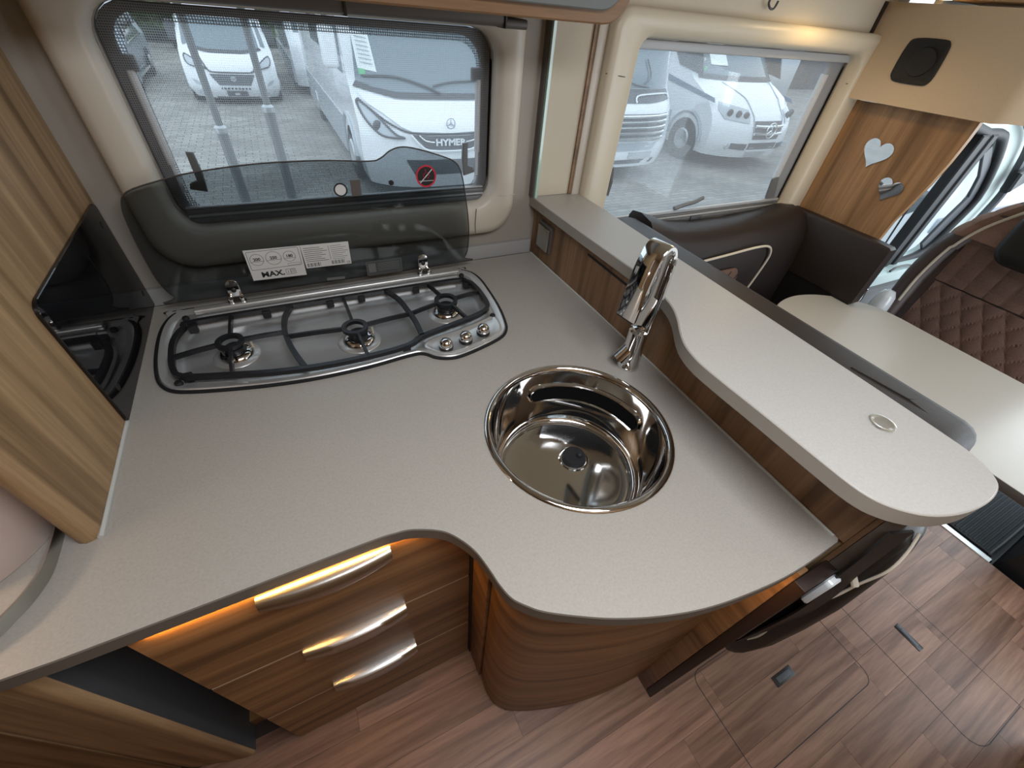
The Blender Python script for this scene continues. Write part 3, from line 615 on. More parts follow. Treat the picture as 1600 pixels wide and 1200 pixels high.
# map well outline onto same vertex count by angular resampling about the centre
def resample(P, n):
    P = [Vector((p[0], p[1])) for p in P]; d = [0]
    for i in range(len(P)): d.append(d[-1]+(P[(i+1) % len(P)]-P[i]).length)
    out = []
    for k in range(n):
        s = d[-1]*k/n; i = max(j for j in range(len(P)) if d[j] <= s); t = (s-d[i])/max(1e-9, d[i+1]-d[i]); q = P[i].lerp(P[(i+1) % len(P)], t); out.append((q.x, q.y))
    return out
wl = sm(well_pts)
bm = B(); slab(bm, c4, [wl], 0.9000, 0.9012); put('deck', bm, 'tray_steel', ck, smooth=30)
bm = B(); loft(bm, [lpz(wl, 0.9012), lpz(inset(wl, 0.003), 0.899), lpz(inset(wl, 0.010), 0.889), lpz(inset(wl, 0.018), 0.8845)], False, True); put('well', bm, 'tray_steel', ck, smooth=50)
for yy, zz in ((1.066, 0.9025), (1.078, 0.9030)):
    bm = B(); tube(bm, [(-0.27, yy, zz), (0.39, yy, zz)], 0.0028, 8); put('rear_rib', bm, 'cook_steel', ck)
bm = B(); prism(bm, rrect(1.086, 1.106, 0.902, 0.916, 0.004, 3), 'x', -0.285, 0.400, 0.001); put('hinge_bar', bm, 'cook_steel', ck)
BC = ((-0.203, 0.916, 0.039), (0.062, 0.878, 0.041), (0.303, 0.925, 0.041))
for (x, y, r) in BC:
    bm = B(); lathe(bm, [(r+0.010, 0.8848), (r+0.008, 0.8870), (r, 0.8880), (r-0.004, 0.8895)], (x, y, 0), 32, cap=False)
    b1 = put('burner', bm, 'cook_steel', ck, smooth=60)
    bm = B(); lathe(bm, [(r-0.002, 0.886), (r-0.004, 0.894), (r-0.010, 0.899), (r-0.020, 0.9005), (r-0.021, 0.900)], (x, y, 0), 32); put('burner_ring', bm, 'chrome', b1, smooth=60)
    bm = B(); lathe(bm, [(r-0.020, 0.899), (r-0.0185, 0.907), (r-0.0195, 0.910), (r-0.024, 0.9105), (r-0.026, 0.908), (0.0, 0.907)], (x, y, 0), 28); put('burner_cap', bm, 'black_enamel', b1, smooth=60)
    bm = B(); tube(bm, [(x+r-0.004, y+0.012, 0.886), (x+r-0.006, y+0.012, 0.909)], 0.0028, 6); put('igniter', bm, 'piping', b1)
# pan supports: one cast frame with three rings
GF = [(-0.272, 1.036), (-0.300, 1.015), (-0.316, 0.97), (-0.316, 0.915), (-0.309, 0.862), (-0.290, 0.832), (-0.217, 0.809), (-0.13, 0.786), (-0.038, 0.772), (0.06, 0.769), (0.158, 0.778), (0.200, 0.802), (0.28, 0.822), (0.356, 0.842), (0.398, 0.864), (0.410, 0.905), (0.410, 0.985), (0.395, 1.018), (0.36, 1.032), (0.05, 1.036)]
gf = sm(GF, 3); gz = 0.917
sec = [(-0.0055, -0.0045), (-0.004, 0.0045), (0.004, 0.0045), (0.0055, -0.0045)]
def bar(pts, z=gz):
    bm = B(); P = [V(p[0], p[1], z) for p in pts]
    sweep(bm, P, [(-0.005, -0.0055), (-0.005, 0.0055), (0.005, 0.0055), (0.005, -0.0055)], V(0, 0, 1)); return bm
bm = B(); sweep(bm, [V(a, b, gz) for a, b in gf], [(-0.005, -0.0055), (-0.005, 0.0055), (0.005, 0.0055), (0.005, -0.0055)], V(0, 0, 1), True); gr = put('pan_support', bm, 'black_enamel', ck, smooth=40, label='black enamelled pan support grid')
for pts in ([(-0.072, 1.034), (-0.090, 0.985), (-0.094, 0.92), (-0.084, 0.85), (-0.066, 0.780)], [(0.166, 1.034), (0.188, 0.985), (0.198, 0.915), (0.202, 0.860), (0.200, 0.803)]):
    put('divider_bar', bar([(p.x, p.y) for p in catmull([V(a, b, 0) for a, b in pts], 5)]), 'black_enamel', gr, smooth=40)
arms = {0: [(-0.205, 1.033), (-0.314, 0.905), (-0.203, 0.806), (-0.094, 0.925)], 1: [(0.055, 1.035), (-0.093, 0.905), (0.066, 0.770), (0.197, 0.905)], 2: [(0.285, 1.033), (0.200, 0.905), (0.330, 0.836), (0.410, 0.950)]}
for k, (x, y, r) in enumerate(BC):
    c = ((-0.206, 0.919), (0.058, 0.884), (0.304, 0.928))[k]; rr = (0.0235, 0.0255, 0.0265)[k]
    bm = B(); sweep(bm, [V(c[0]+rr*math.cos(2*PI*q/28), c[1]+rr*math.sin(2*PI*q/28), 0.922) for q in range(28)], [(-0.0045, -0.005), (-0.0045, 0.005), (0.0045, 0.005), (0.0045, -0.005)], V(0, 0, 1), True); put('pan_ring', bm, 'black_enamel', gr, smooth=40)
    for ax, ay in arms[k]:
        d = Vector((ax-c[0], ay-c[1])); q = Vector(c)+d.normalized()*rr
        bm = B(); sweep(bm, [V(q.x, q.y, 0.9215), V((q.x+ax)/2, (q.y+ay)/2, 0.9205), V(ax, ay, 0.9175)], [(-0.005, -0.004), (-0.005, 0.004), (0.005, 0.003), (0.005, -0.003)], V(0, 0, 1)); put('support_arm', bm, 'black_enamel', gr, smooth=40)
for fx, fy in ((-0.285, 1.02), (-0.285, 0.838), (0.02, 1.034), (0.155, 0.782), (0.395, 1.012), (0.10, 1.034), (0.25, 1.032), (-0.13, 1.034)):
    bx('foot', 'black_rubber', gr, fx-0.009, fx+0.009, fy-0.007, fy+0.007, 0.8985, 0.918, bev=0.002)
# control panel with knobs
KP = [(0.196, 0.778), (0.222, 0.802), (0.290, 0.812), (0.365, 0.832), (0.402, 0.842), (0.412, 0.825), (0.405, 0.785), (0.384, 0.760), (0.33, 0.742), (0.270, 0.729), (0.240, 0.730), (0.218, 0.742)]
kp = sm(KP, 4)
bm = B(); loft(bm, [lpz(kp, 0.9012), lpz(kp, 0.906), lpz(inset(kp, 0.003), 0.9078), lpz(inset(kp, 0.007), 0.9074), lpz(inset(kp, 0.011), 0.9052)], False, True); kpn = put('control_panel', bm, 'cook_steel', ck, smooth=50)
for (x, y) in ((0.243, 0.752), (0.297, 0.762), (0.350, 0.777)):
    bm = B(); lathe(bm, [(0.0165, 0.905), (0.0170, 0.912), (0.0165, 0.914), (0.0150, 0.9145)], (x, y, 0), 24, cap=False)
    kb = put('knob', bm, 'black_plastic', kpn)
    bm = B(); lathe(bm, [(0.0160, 0.912), (0.0160, 0.917), (0.0150, 0.924), (0.011, 0.930), (0.005, 0.9325), (0, 0.933)], (x, y, 0), 24); put('knob_cap', bm, 'chrome', kb, smooth=60)
for (x, y) in ((-0.304, 1.075), (0.403, 1.072), (0.405, 0.842), (-0.302, 0.828)):
    bm = B(); lathe(bm, [(0.0075, 0.903), (0.0075, 0.908), (0.006, 0.911), (0, 0.9115)], (x, y, 0), 16); put('bumper_stop', bm, 'black_rubber', ck)
# lid
LO = [(-0.285, 0.929), (-0.313, 0.945), (-0.327, 0.985), (-0.329, 1.04), (-0.326, 1.11), (-0.318, 1.16), (-0.298, 1.186), (-0.24, 1.203), (-0.174, 1.216), (-0.053, 1.227), (0.08, 1.228), (0.185, 1.222), (0.214, 1.228), (0.238, 1.243), (0.268, 1.250), (0.31, 1.243), (0.37, 1.225), (0.402, 1.211), (0.418, 1.188), (0.430, 1.135), (0.442, 1.04), (0.440, 0.975), (0.428, 0.942), (0.400, 0.928)]
lo_ = sm(LO, 4)
bm = B(); prism(bm, lo_, 'y', 1.1105, 1.1155, 0.001); lid = put('lid', bm, 'smoked_glass', ck, smooth=30, label='smoked safety-glass cooktop lid standing open')
bm = B(); tube(bm, [V(a, 1.113, b) for a, b in lo_], 0.0016, 5, True); put('lid_edge', bm, 'taupe_plastic', lid)
for hx in (-0.190, 0.297):
    bm = B(); prism(bm, rrect(hx-0.014, hx+0.014, 0.925, 0.972, 0.012, 5), 'y', 1.1065, 1.1100, 0.001); box(bm, hx-0.017, hx-0.008, 1.094, 1.110, 0.906, 0.934, 0.002); box(bm, hx+0.008, hx+0.017, 1.094, 1.110, 0.906, 0.934, 0.002)
    h_ = put('hinge', bm, 'chrome', ck); bm = B(); tube(bm, [(hx-0.02, 1.100, 0.918), (hx+0.02, 1.100, 0.918)], 0.004, 8); put('hinge_pin', bm, 'black_plastic', h_)
    bm = B(); ball(bm, (hx, 1.1055, 0.945), 0.006, 1, 0.5, 1); put('hinge_screw', bm, 'black_plastic', h_)
yS = 1.1098; RX = (math.radians(90), 0, 0)
def flat(name, pts, mat, parent, y=yS, th=0.0003, **k):
    bm = B(); prism(bm, pts, 'y', y, y+th); return put(name, bm, mat, parent, smooth=0, **k)
def ringline(name, cx, cz, r, wdt, mat, parent, y, n=32):
    bm = B(); L = []
    for k in range(n+1):
        a = 2*PI*k/n; c_, s_ = math.cos(a), math.sin(a); L.append([V(cx+(r-wdt)*c_, y, cz+(r-wdt)*s_), V(cx+r*c_, y, cz+r*s_)])
    loft(bm, L, closed=False); return put(name, bm, mat, parent, smooth=0)
s1 = flat('pan_size_sticker', [(-0.140, 1.041), (-0.0145, 1.038), (-0.0165, 0.958), (-0.140, 0.961)], 'sticker_white', lid, label='white pan size sticker on the lid')
def outline(pts, wdt, mat, parent, y):
    a = [(p[0], p[1]) for p in pts]; b = inset(a, wdt); bm = B(); L = [[V(p[0], y, p[1]), V(q[0], y, q[1])] for p, q in zip(a+a[:1], b+b[:1])]; loft(bm, L, closed=False); return put('sticker_line', bm, mat, parent, smooth=0)
outline(rrect(-0.136, -0.020, 0.988, 1.036, 0.003, 3), 0.0009, 'ink', s1, yS-0.0002)
for cx, r, tx in ((-0.117, 0.0150, '200'), (-0.080, 0.0175, '250'), (-0.044, 0.0140, '180')):
    ringline('sticker_circle', cx, 1.014, r, 0.0008, 'ink', s1, yS-0.0002)
    flat('sticker_line', [(cx-r, 1.0095), (cx+r, 1.0095), (cx+r, 1.0088), (cx-r, 1.0088)], 'ink', s1, yS-0.0003, 0.0001)
    text('sticker_text', tx, 0.0105, 'ink', s1, (cx, yS-0.0004, 1.0148), RX, 0.0001, bold=0.0003)
outline(rrect(-0.053, -0.023, 0.990, 0.996, 0.002, 3), 0.0006, 'ink', s1, yS-0.0002)
text('sticker_text', 'MAX.', 0.0195, 'ink', s1, (-0.092, yS-0.0004, 0.973), RX, 0.0001, sx=1.15, bold=0.0006)
outline(rrect(-0.062, -0.051, 0.966, 0.981, 0.001, 2), 0.0008, 'ink', s1, yS-0.0002); outline(rrect(-0.050, -0.039, 0.966, 0.981, 0.001, 2), 0.0008, 'ink', s1, yS-0.0002)
text('sticker_text', 'i', 0.012, 'ink', s1, (-0.0565, yS-0.0004, 0.973), RX, 0.0001)
for k in range(4): flat('sticker_line', [(-0.0478, 0.969+k*0.003), (-0.041, 0.969+k*0.003), (-0.041, 0.970+k*0.003), (-0.0478, 0.970+k*0.003)], 'ink_grey', s1, yS-0.0003, 0.0001)
s2 = flat('rating_sticker', [(-0.014, 1.038), (0.102, 1.035), (0.100, 0.973), (-0.0125, 0.975)], 'sticker_white', lid, label='white rating plate sticker with bar codes')
for k in range(8):
    z = 1.030-k*0.0052
    flat('print_line', [(-0.009, z), (0.030+0.004*((k*7) % 5), z-0.0007), (0.030+0.004*((k*7) % 5), z-0.0022), (-0.009, z-0.0015)], 'ink_grey', s2, yS-0.0002, 0.0001)
    flat('print_line', [(0.056, z-0.001), (0.082+0.004*((k*3) % 5), z-0.0016), (0.082+0.004*((k*3) % 5), z-0.0026), (0.056, z-0.002)], 'ink_grey', s2, yS-0.0002, 0.0001)
flat('print_line', [(0.0505, 1.030), (0.0513, 1.030), (0.0513, 0.992), (0.0505, 0.992)], 'ink', s2, yS-0.0002, 0.0001)
for x0 in (-0.008, 0.052):
    for k in range(12):
        x = x0+k*0.0028; wv_ = 0.0009+0.0009*((k*5) % 3 == 0); flat('bar_code', [(x, 0.988), (x+wv_, 0.988), (x+wv_, 0.978), (x, 0.978)], 'ink', s2, yS-0.0002, 0.0001)
text('print_text', 'CE', 0.008, 'ink', s2, (0.093, yS-0.0004, 0.9785), RX, 0.0001)
s3 = flat('clear_sticker', rrect(0.136, 0.236, 0.929, 0.971, 0.003, 3), 'sticker_clear', lid, label='dark clear notice sticker near the hinge')
outline(rrect(0.137, 0.235, 0.930, 0.970, 0.003, 3), 0.0008, 'ink_grey', s3, yS-0.0002); flat('print_line', [(0.142, 0.964), (0.162, 0.964), (0.162, 0.938), (0.142, 0.938)], 'ink_grey', s3, yS-0.0002, 0.0001)
for k in range(5): flat('print_line', [(0.168, 0.962-k*0.005), (0.228, 0.962-k*0.005), (0.228, 0.9605-k*0.005), (0.168, 0.9605-k*0.005)], 'ink_grey', s3, yS-0.0002, 0.0001)
flat('clear_sticker', [(0.030, 0.9405), (0.076, 0.9385), (0.075, 0.9305), (0.029, 0.9325)], 'ink_grey', lid)
# warning roundel, lid button, plate, hole
bm = B(); lathe(bm, [(0.0, 0), (0.0265, 0), (0.0265, 0.0004)], (0.322, yS-0.0004, 1.182), 32, 'y'); rd = put('warning_sticker', bm, 'ink', lid, label='red and black prohibition sticker on the lid', smooth=0)
ringline('red_ring', 0.322, 1.182, 0.0268, 0.0042, 'sticker_red', rd, yS-0.0010)
flat('slash', [(0.305, 1.167), (0.3065, 1.1655), (0.339, 1.197), (0.3375, 1.1985)], 'sticker_white', rd, yS-0.0009, 0.0001)
bm = B(); tube(bm, [(0.318, yS-0.0009, 1.176), (0.314, yS-0.0009, 1.185), (0.322, yS-0.0009, 1.192), (0.320, yS-0.0009, 1.198)], 0.0009, 4); put('flame_line', bm, 'sticker_red', rd)
bm = B(); tube(bm, [(0.326, yS-0.0009, 1.176), (0.331, yS-0.0009, 1.184), (0.326, yS-0.0009, 1.190)], 0.0009, 4); put('flame_line', bm, 'sticker_red', rd)
flat('base_line', [(0.303, 1.1715), (0.341, 1.1715), (0.341, 1.1703), (0.303, 1.1703)], 'sticker_white', rd, yS-0.0009, 0.0001)
bm = B(); lathe(bm, [(0, 0.0), (0.0128, 0.0), (0.0128, 0.006)], (0.108, yS-0.006, 1.165), 28, 'y'); bt = put('lid_button', bm, 'sticker_white', lid, label='white round button with black ring')
ringline('button_ring', 0.108, 1.165, 0.0158, 0.0034, 'ink', bt, yS-0.0065)
flat('lid_plate', [(0.134, 1.184), (0.157, 1.184), (0.155, 1.147), (0.132, 1.147)], 'taupe_plastic', lid, yS-0.002, 0.002)
bm = B(); lathe(bm, [(0, 0), (0.0062, 0), (0.0062, 0.004)], (0.231, yS-0.003, 1.172), 18, 'y'); put('lid_stop', bm, 'black_rubber', lid)

# ================================================================== LEFT SIDE
lp_ = thing('wood_partition', 'tall light wood partition panel beside the cooktop', 'partition', (-0.395, 0.85, 0.9))
bm = B(); prism(bm, [(-0.410, 0.530), (-0.410, 0.516), (-0.405, 0.507), (-0.396, 0.503), (-0.387, 0.505), (-0.381, 0.512), (-0.380, 0.522), (-0.380, 1.179), (-0.410, 1.179)], 'z', 0.9005, 1.928); put('panel', bm, 'wood_vertical', lp_, smooth=50)
bm = B(); tube(bm, [(-0.3785, 0.505, 0.903), (-0.3785, 0.75, 0.903)], 0.0042, 6); tube(bm, [(-0.3785, 0.75, 0.9025), (-0.3785, 1.165, 0.9025)], 0.003, 6); put('sealant', bm, 'silicone', lp_)
bm = B(); prism(bm, rrect(0.747, 1.164, 0.906, 1.155, [0.004, 0.004, 0.012, 0.022], 5), 'x', -0.3798, -0.3735, 0.001)
sg = put('splash_guard', bm, 'black_glass', None, label='glossy black glass splash guard on the wood panel', cat='splash guard', smooth=30)
for (yy, zz) in ((1.135, 1.118), (1.135, 0.955), (0.79, 0.955)):
    bm = B(); lathe(bm, [(0.0, 0.0015), (0.006, 0.001), (0.007, 0.0)], (-0.3735, yy, zz), 14, 'x', cap=False); put('fixing_screw', bm, 'black_plastic', sg)

# lit niche left of the panel: raised metal rail and round glossy column on the worktop
rl = [(-0.428, 0.60), (-0.4275, 0.545), (-0.4265, 0.500), (-0.4280, 0.469), (-0.433, 0.451), (-0.4415, 0.432), (-0.454, 0.414), (-0.466, 0.400), (-0.50, 0.380), (-0.54, 0.372)]
rp = catmull([V(a, b, 0.9115) for a, b in rl], 5)
bm = B(); sweep(bm, rp, [(-0.0108, -0.0015), (-0.0108, 0.0015), (0.0108, 0.0015), (0.0108, -0.0015)], V(0, 0, 1)); put('gallery_rail', bm, 'aluminium', None, label='brushed metal rail curving along the worktop end', cat='rail')
bm = B(); lathe(bm, [(0.162, 0.9005), (0.165, 0.904), (0.165, 1.50)], (-0.590, 0.605, 0), 56, cap=False); put('round_column', bm, 'cream_gloss', None, label='glossy cream rounded column behind the metal rail', cat='column', smooth=60)
l = bpy.data.lights.new('niche_lamp', 'POINT'); l.energy = 1.5; l.color = (1.0, 0.72, 0.50); l.shadow_soft_size = 0.02
lo2 = bpy.data.objects.new('niche_lamp', l); C.objects.link(lo2); lo2.location = (-0.66, 0.41, 1.04)

# lower left cupboard with rounded wooden front, dark niche beside the drawers
lc = thing('side_cupboard', 'wooden side cupboard with rounded corner left of the drawers', 'cupboard', (-0.6, 0.5, 0))
bx('niche_side', 'dark_grey_panel', lc, -0.470, -0.456, 0.372, 1.10, 0.0, 0.868)
cp = [(-0.4565, 0.3735), (-0.464, 0.366), (-0.480, 0.366), (-0.51, 0.374), (-0.55, 0.386), (-0.606, 0.403)]
bm = B(); prism(bm, [(p.x, p.y) for p in catmull([V(a, b, 0) for a, b in cp], 4)] + [(-0.606, 0.43), (-0.472, 0.43), (-0.472, 0.374)], 'z', 0.0, 0.868); put('corner_post', bm, 'wood_vertical', lc, smooth=60)
bm = B(); prism(bm, [(-0.614, 0.404), (-1.1, 0.55), (-1.1, 0.57), (-0.614, 0.424)], 'z', 0.03, 0.866, 0.003); put('door', bm, 'wood_vertical', lc)
bx('niche_back', 'dark_grey_panel', lc, -0.456, -0.350, 0.80, 0.82, 0.0, 0.868)
bx('niche_base', 'wood_horizontal', lc, -0.456, -0.350, 0.43, 0.80, 0.0, 0.045)

# ================================================================== OVERHEAD
oc = thing('overhead_locker', 'overhead locker with wooden rim and grey door above the window', 'locker', (0.2, 1.0, 1.508))
bm = B(); prism(bm, rrect(-0.379, 0.706, 1.508, 1.905, [0.004, 0.062, 0.06, 0.004], 7), 'y', 0.905, 1.179, 0.003); put('wood_rim', bm, 'wood_edge', oc, smooth=40)
bm = B(); prism(bm, rrect(-0.365, 0.680, 1.5285, 1.885, [0.004, 0.055, 0.05, 0.004], 7), 'y', 0.893, 0.905, 0.002); put('grey_door', bm, 'grey_panel', oc, smooth=40)

# over-cab cupboard with loudspeaker
ob = thing('overcab_cupboard', 'beige over-cab cupboard with black speaker grille', 'cupboard', (2.2, 0.6, 1.36))
bm = B()
f0 = [V(2.062, 1.178, 1.3535), V(2.062, 0.70, 1.362), V(2.075, 0.665, 1.368), V(2.18, 0.56, 1.372), V(2.30, 0.40, 1.380), V(2.40, -0.9, 1.38)]
f1 = [V(2.075, 1.178, 1.632), V(2.075, 0.72, 1.632), V(2.09, 0.68, 1.636), V(2.20, 0.57, 1.64), V(2.32, 0.42, 1.64), V(2.42, -0.9, 1.64)]
KF = 0.966
f0 = [V(p.x*KF, p.y if p.y > 1.17 else p.y*KF, 1.53+(p.z-1.53)*KF) for p in f0]; f1 = [V(p.x*KF, p.y if p.y > 1.17 else p.y*KF, 1.53+(p.z-1.53)*KF) for p in f1]
k0 = [V(2.60, p.y, p.z+0.02) for p in f0]; k1 = [V(2.60, p.y, p.z) for p in f1]
loft(bm, [k0, f0, f1, k1], closed=False); put('body', bm, 'beige_vinyl', ob, smooth=40)
grl = [(1.050, 1.545), (0.965, 1.548), (0.945, 1.540), (0.937, 1.520), (0.932, 1.455), (0.940, 1.430), (0.960, 1.424), (1.040, 1.424), (1.062, 1.434), (1.070, 1.455), (1.070, 1.525)]
gp = sm(grl, 3)
def onface(y, z, off): return V((2.062+(z-1.355)/0.28*0.013)*KF-off, y*KF, 1.53+(z-1.53)*KF)
bm = B(); loft(bm, [[onface(a, b, -0.001) for a, b in gp], [onface(a, b, 0.005) for a, b in gp], [onface(a, b, 0.006) for a, b in inset(gp, 0.006)], [onface(a, b, 0.003) for a, b in inset(gp, 0.012)]], False, True); spk = put('speaker_grille', bm, 'black_rubber', ob, smooth=50, label='black rounded speaker grille')
bm = B(); lathe(bm, [(0.040, 0.0), (0.038, -0.004), (0.030, -0.002), (0.0, -0.006)], (2.064*KF, 0.995*KF, 1.53-0.045*KF), 24, 'x', cap=False); put('speaker_cone', bm, 'black_rubber', spk, smooth=60)
bx('side_seam', 'dark_brown', ob, 1.984, 2.0, 1.1665, 1.1715, 1.362, 1.628)
lg = thing('ceiling_ledge', 'pale ledge with downlight along the top of the cab opening', 'ledge', (2.05, 0.9, 1.635))
bx('board', 'cream_panel', lg, 1.55, 2.13, 0.96, 1.178, 1.650, 1.672, bev=0.006)
bm = B(); lathe(bm, [(0.036, 0.0), (0.040, -0.004), (0.036, -0.007), (0.028, -0.006)], (2.085, 1.055, 1.650), 24, cap=False); dn = put('downlight_ring', bm, 'chrome', lg)
bm = B(); lathe(bm, [(0.0, -0.0065), (0.029, -0.0062)], (2.085, 1.055, 1.650), 24, cap=False); put('downlight_lens', bm, 'lamp_glow', dn)
bx('rear_cover', 'beige_vinyl', lg, 2.135, 2.40, -0.6, 1.06, 1.645, 1.70, bev=0.008)
l = bpy.data.lights.new('ledge_spot', 'SPOT'); l.energy = 8.0; l.color = (1.0, 0.68, 0.28); l.spot_size = math.radians(165); l.spot_blend = 1.0; l.shadow_soft_size = 0.06
o_ = bpy.data.objects.new('ledge_spot', l); C.objects.link(o_); o_.location = (1.60, 0.99, 1.645)
bm = B(); lathe(bm, [(0.0, -0.003), (0.028, -0.003), (0.032, 0.0)], (1.60, 0.99, 1.650), 20, cap=False); put('downlight_lens', bm, 'lamp_glow', lg)
bm = B(); tube(bm, catmull([(1.405, 1.178, 1.612), (1.405, 1.160, 1.600), (1.400, 1.155, 1.583), (1.408, 1.150, 1.572), (1.424, 1.150, 1.574), (1.430, 1.150, 1.590)], 5), 0.003, 8); put('wall_hook', bm, 'dark_trim', None, label='small dark wire hook above the dinette window', cat='hook')

# ================================================================== DINETTE
hp = thing('heart_panel', 'wooden pillar panel with two heart-shaped mirrors', 'panel', (2.06, 0.9, 0.6))
hpo = [(1.130, 0.60), (1.130, 1.3535), (0.722, 1.3610), (0.722, 1.31), (0.726, 1.24), (0.735, 1.17), (0.750, 1.09), (0.765, 1.02), (0.770, 0.94), (0.765, 0.60)]
bm = B(); prism(bm, hpo, 'x', 2.052, 2.075); put('board', bm, 'wood_heart', hp, smooth=20)
def heart(cy, cz, s, rot):
    P = []
    for k in range(40):
        t = 2*PI*k/40; hx = 16*math.sin(t)**3; hz = 13*math.cos(t)-5*math.cos(2*t)-2*math.cos(3*t)-math.cos(4*t)
        P.append((-hx/17, hz/17))
    c_, s_ = math.cos(rot), math.sin(rot)
    return [(cy + s*(a*c_-b*s_), cz + s*(a*s_+b*c_)) for a, b in P]
for (cy, cz, s) in ((0.957, 1.215, 0.056), (0.843, 1.118, 0.046)):
    bm = B(); prism(bm, heart(cy, cz, s, 0.10), 'x', 2.048, 2.0515); put('heart_mirror', bm, 'mirror', hp, smooth=0, label='heart-shaped mirror on the wooden panel')

bn = thing('dinette_bench', 'dark brown leather bench with cream piping behind the bar shelf', 'bench', (0.95, 0.55, 0))
bx('base', 'dark_brown', bn, 0.74, 1.30, 0.04, 0.985, 0.0, 0.36, bev=0.004)
bm = B(); softbox(bm, 0.735, 1.32, 0.02, 0.985, 0.362, 0.49, 0.05); put('seat_cushion', bm, 'leather', bn, smooth=60)
bm = B(); softbox(bm, 0.855, 1.100, 0.035, 1.15, 0.492, 1.003, 0.042); bk = put('backrest', bm, 'leather', bn, smooth=60)
bm = B(); tube(bm, [(1.070, 0.15, 0.988), (1.050, 0.145, 1.001), (1.02, 0.16, 1.0032)], 0.0012, 5); put('crease', bm, 'leather_black', bk)
bm = B(); tube(bm, [(1.005, 0.27, 1.0030), (1.02, 0.16, 1.0035), (1.012, 0.08, 1.000)], 0.0014, 5); put('crease', bm, 'leather_black', bk)
wbt = thing('wall_cushion', 'dark leather cushion with cream piping below the dinette window', 'cushion', (1.55, 1.1, 0.35))
pbt = thing('pillar_cushion', 'dark leather cushion below the heart panel', 'cushion', (2.02, 0.85, 0.72))
# wall-side bolster under the window, curving down towards the bench seat
bm = B(); L = []
for (x, zt) in ((1.104, 1.006), (1.15, 0.992), (1.25, 0.955), (1.40, 0.938), (1.60, 0.936), (1.80, 0.946), (1.92, 0.962), (1.985, 0.960), (1.993, 0.955)):
    L.append([V(x, 1.178, 0.35), V(x, 1.178, zt-0.02), V(x, 1.165, zt), V(x, 1.120, zt+0.008), V(x, 1.06, zt-0.004), V(x, 1.025, zt-0.04), V(x, 1.005, zt-0.10), V(x, 0.995, 0.75), V(x, 1.0, 0.35)])
loft(bm, L, True, True); wb = put('bolster', bm, 'leather', wbt, smooth=60)
bm = B(); tube(bm, catmull([(1.12, 1.004, 0.83), (1.30, 0.997, 0.842), (1.50, 0.994, 0.856), (1.66, 0.992, 0.868), (1.74, 0.991, 0.862), (1.775, 0.991, 0.83), (1.775, 0.991, 0.78), (1.74, 0.991, 0.66), (1.70, 0.992, 0.55)], 6), 0.0048, 8); put('piping', bm, 'piping', wb, label='cream piping on the leather bolster')
bm = B(); prism(bm, rrect(1.22, 1.62, 0.50, 0.79, 0.045, 5), 'y', 0.984, 1.0, 0.006); put('quilted_insert', bm, 'alcantara', wb, smooth=50)
for k in range(7):
    bm = B(); a = 1.24+k*0.06; tube(bm, [(a, 0.983, 0.52), (a+0.14, 0.983, 0.78)] if a+0.14 < 1.61 else [(a, 0.983, 0.52), (1.61, 0.983, 0.52+(1.61-a)*1.85)], 0.002, 4); put('stitch_line', bm, 'leather_black', wb)
# return of the upholstery on the pillar
bm = B(); L = []
for (y, zt) in ((1.16, 0.956), (0.97, 0.956), (0.90, 0.955), (0.76, 0.955), (0.700, 0.952), (0.690, 0.945)):
    L.append([V(1.995, y, 0.712), V(1.995, y, zt-0.012), V(2.003, y, zt), V(2.040, y, zt), V(2.050, y, zt-0.01), V(2.050, y, 0.712)])
loft(bm, L, True, True); put('pad', bm, 'leather', pbt, smooth=50); bx('cover', 'leather_black', pbt, 2.0, 2.05, 0.70, 1.16, 0.40, 0.711)
# aisle end of the bench: padded side with piping
bm = B(); L = []
for (z, yb, xa, xb) in ((0.285, -0.010, 0.76, 0.86), (0.30, -0.028, 0.75, 0.88), (0.34, -0.040, 0.745, 0.89), (0.42, -0.050, 0.742, 0.90), (0.55, -0.054, 0.74, 0.90), (0.68, -0.054, 0.74, 0.90), (0.78, -0.048, 0.74, 0.90), (0.86, -0.038, 0.745, 0.89), (0.905, -0.028, 0.755, 0.88), (0.925, -0.012, 0.77, 0.86)):
    q = (xb-xa)
    L.append([V(xa, 0.034, z), V(xa, yb*0.35, z), V(xa+0.10*q, yb*0.8, z), V(xa+0.3*q, yb, z), V(xa+0.7*q, yb, z), V(xa+0.9*q, yb*0.8, z), V(xb, yb*0.35, z), V(xb, 0.034, z)])
loft(bm, L, True, True); sb = put('side_pad', bm, 'leather_black', bn, smooth=60)
bm = B(); tube(bm, catmull([(0.742, -0.018, 0.66), (0.744, -0.030, 0.74), (0.755, -0.034, 0.80), (0.765, -0.040, 0.86), (0.79, -0.034, 0.895), (0.82, -0.022, 0.92)], 6), 0.0026, 8); put('piping', bm, 'piping', sb)
bm = B(); tube(bm, catmull([(0.744, -0.014, 0.42), (0.743, -0.020, 0.47), (0.742, -0.018, 0.53)], 6), 0.0026, 8); put('piping', bm, 'piping', sb)
bm = B(); tube(bm, [(0.735, -0.010, 0.835), (0.735, -0.032, 0.812)], 0.0065, 10); put('seat_catch', bm, 'cream_plastic', bn, label='small cream release knob on the bench end')
bm = B(); prism(bm, rrect(0.662, 0.697, 0.755, 0.845, 0.012, 4), 'y', -0.016, -0.003, 0.003); put('belt_guide', bm, 'white_gloss', bn, label='white plastic belt guide on the bench end')
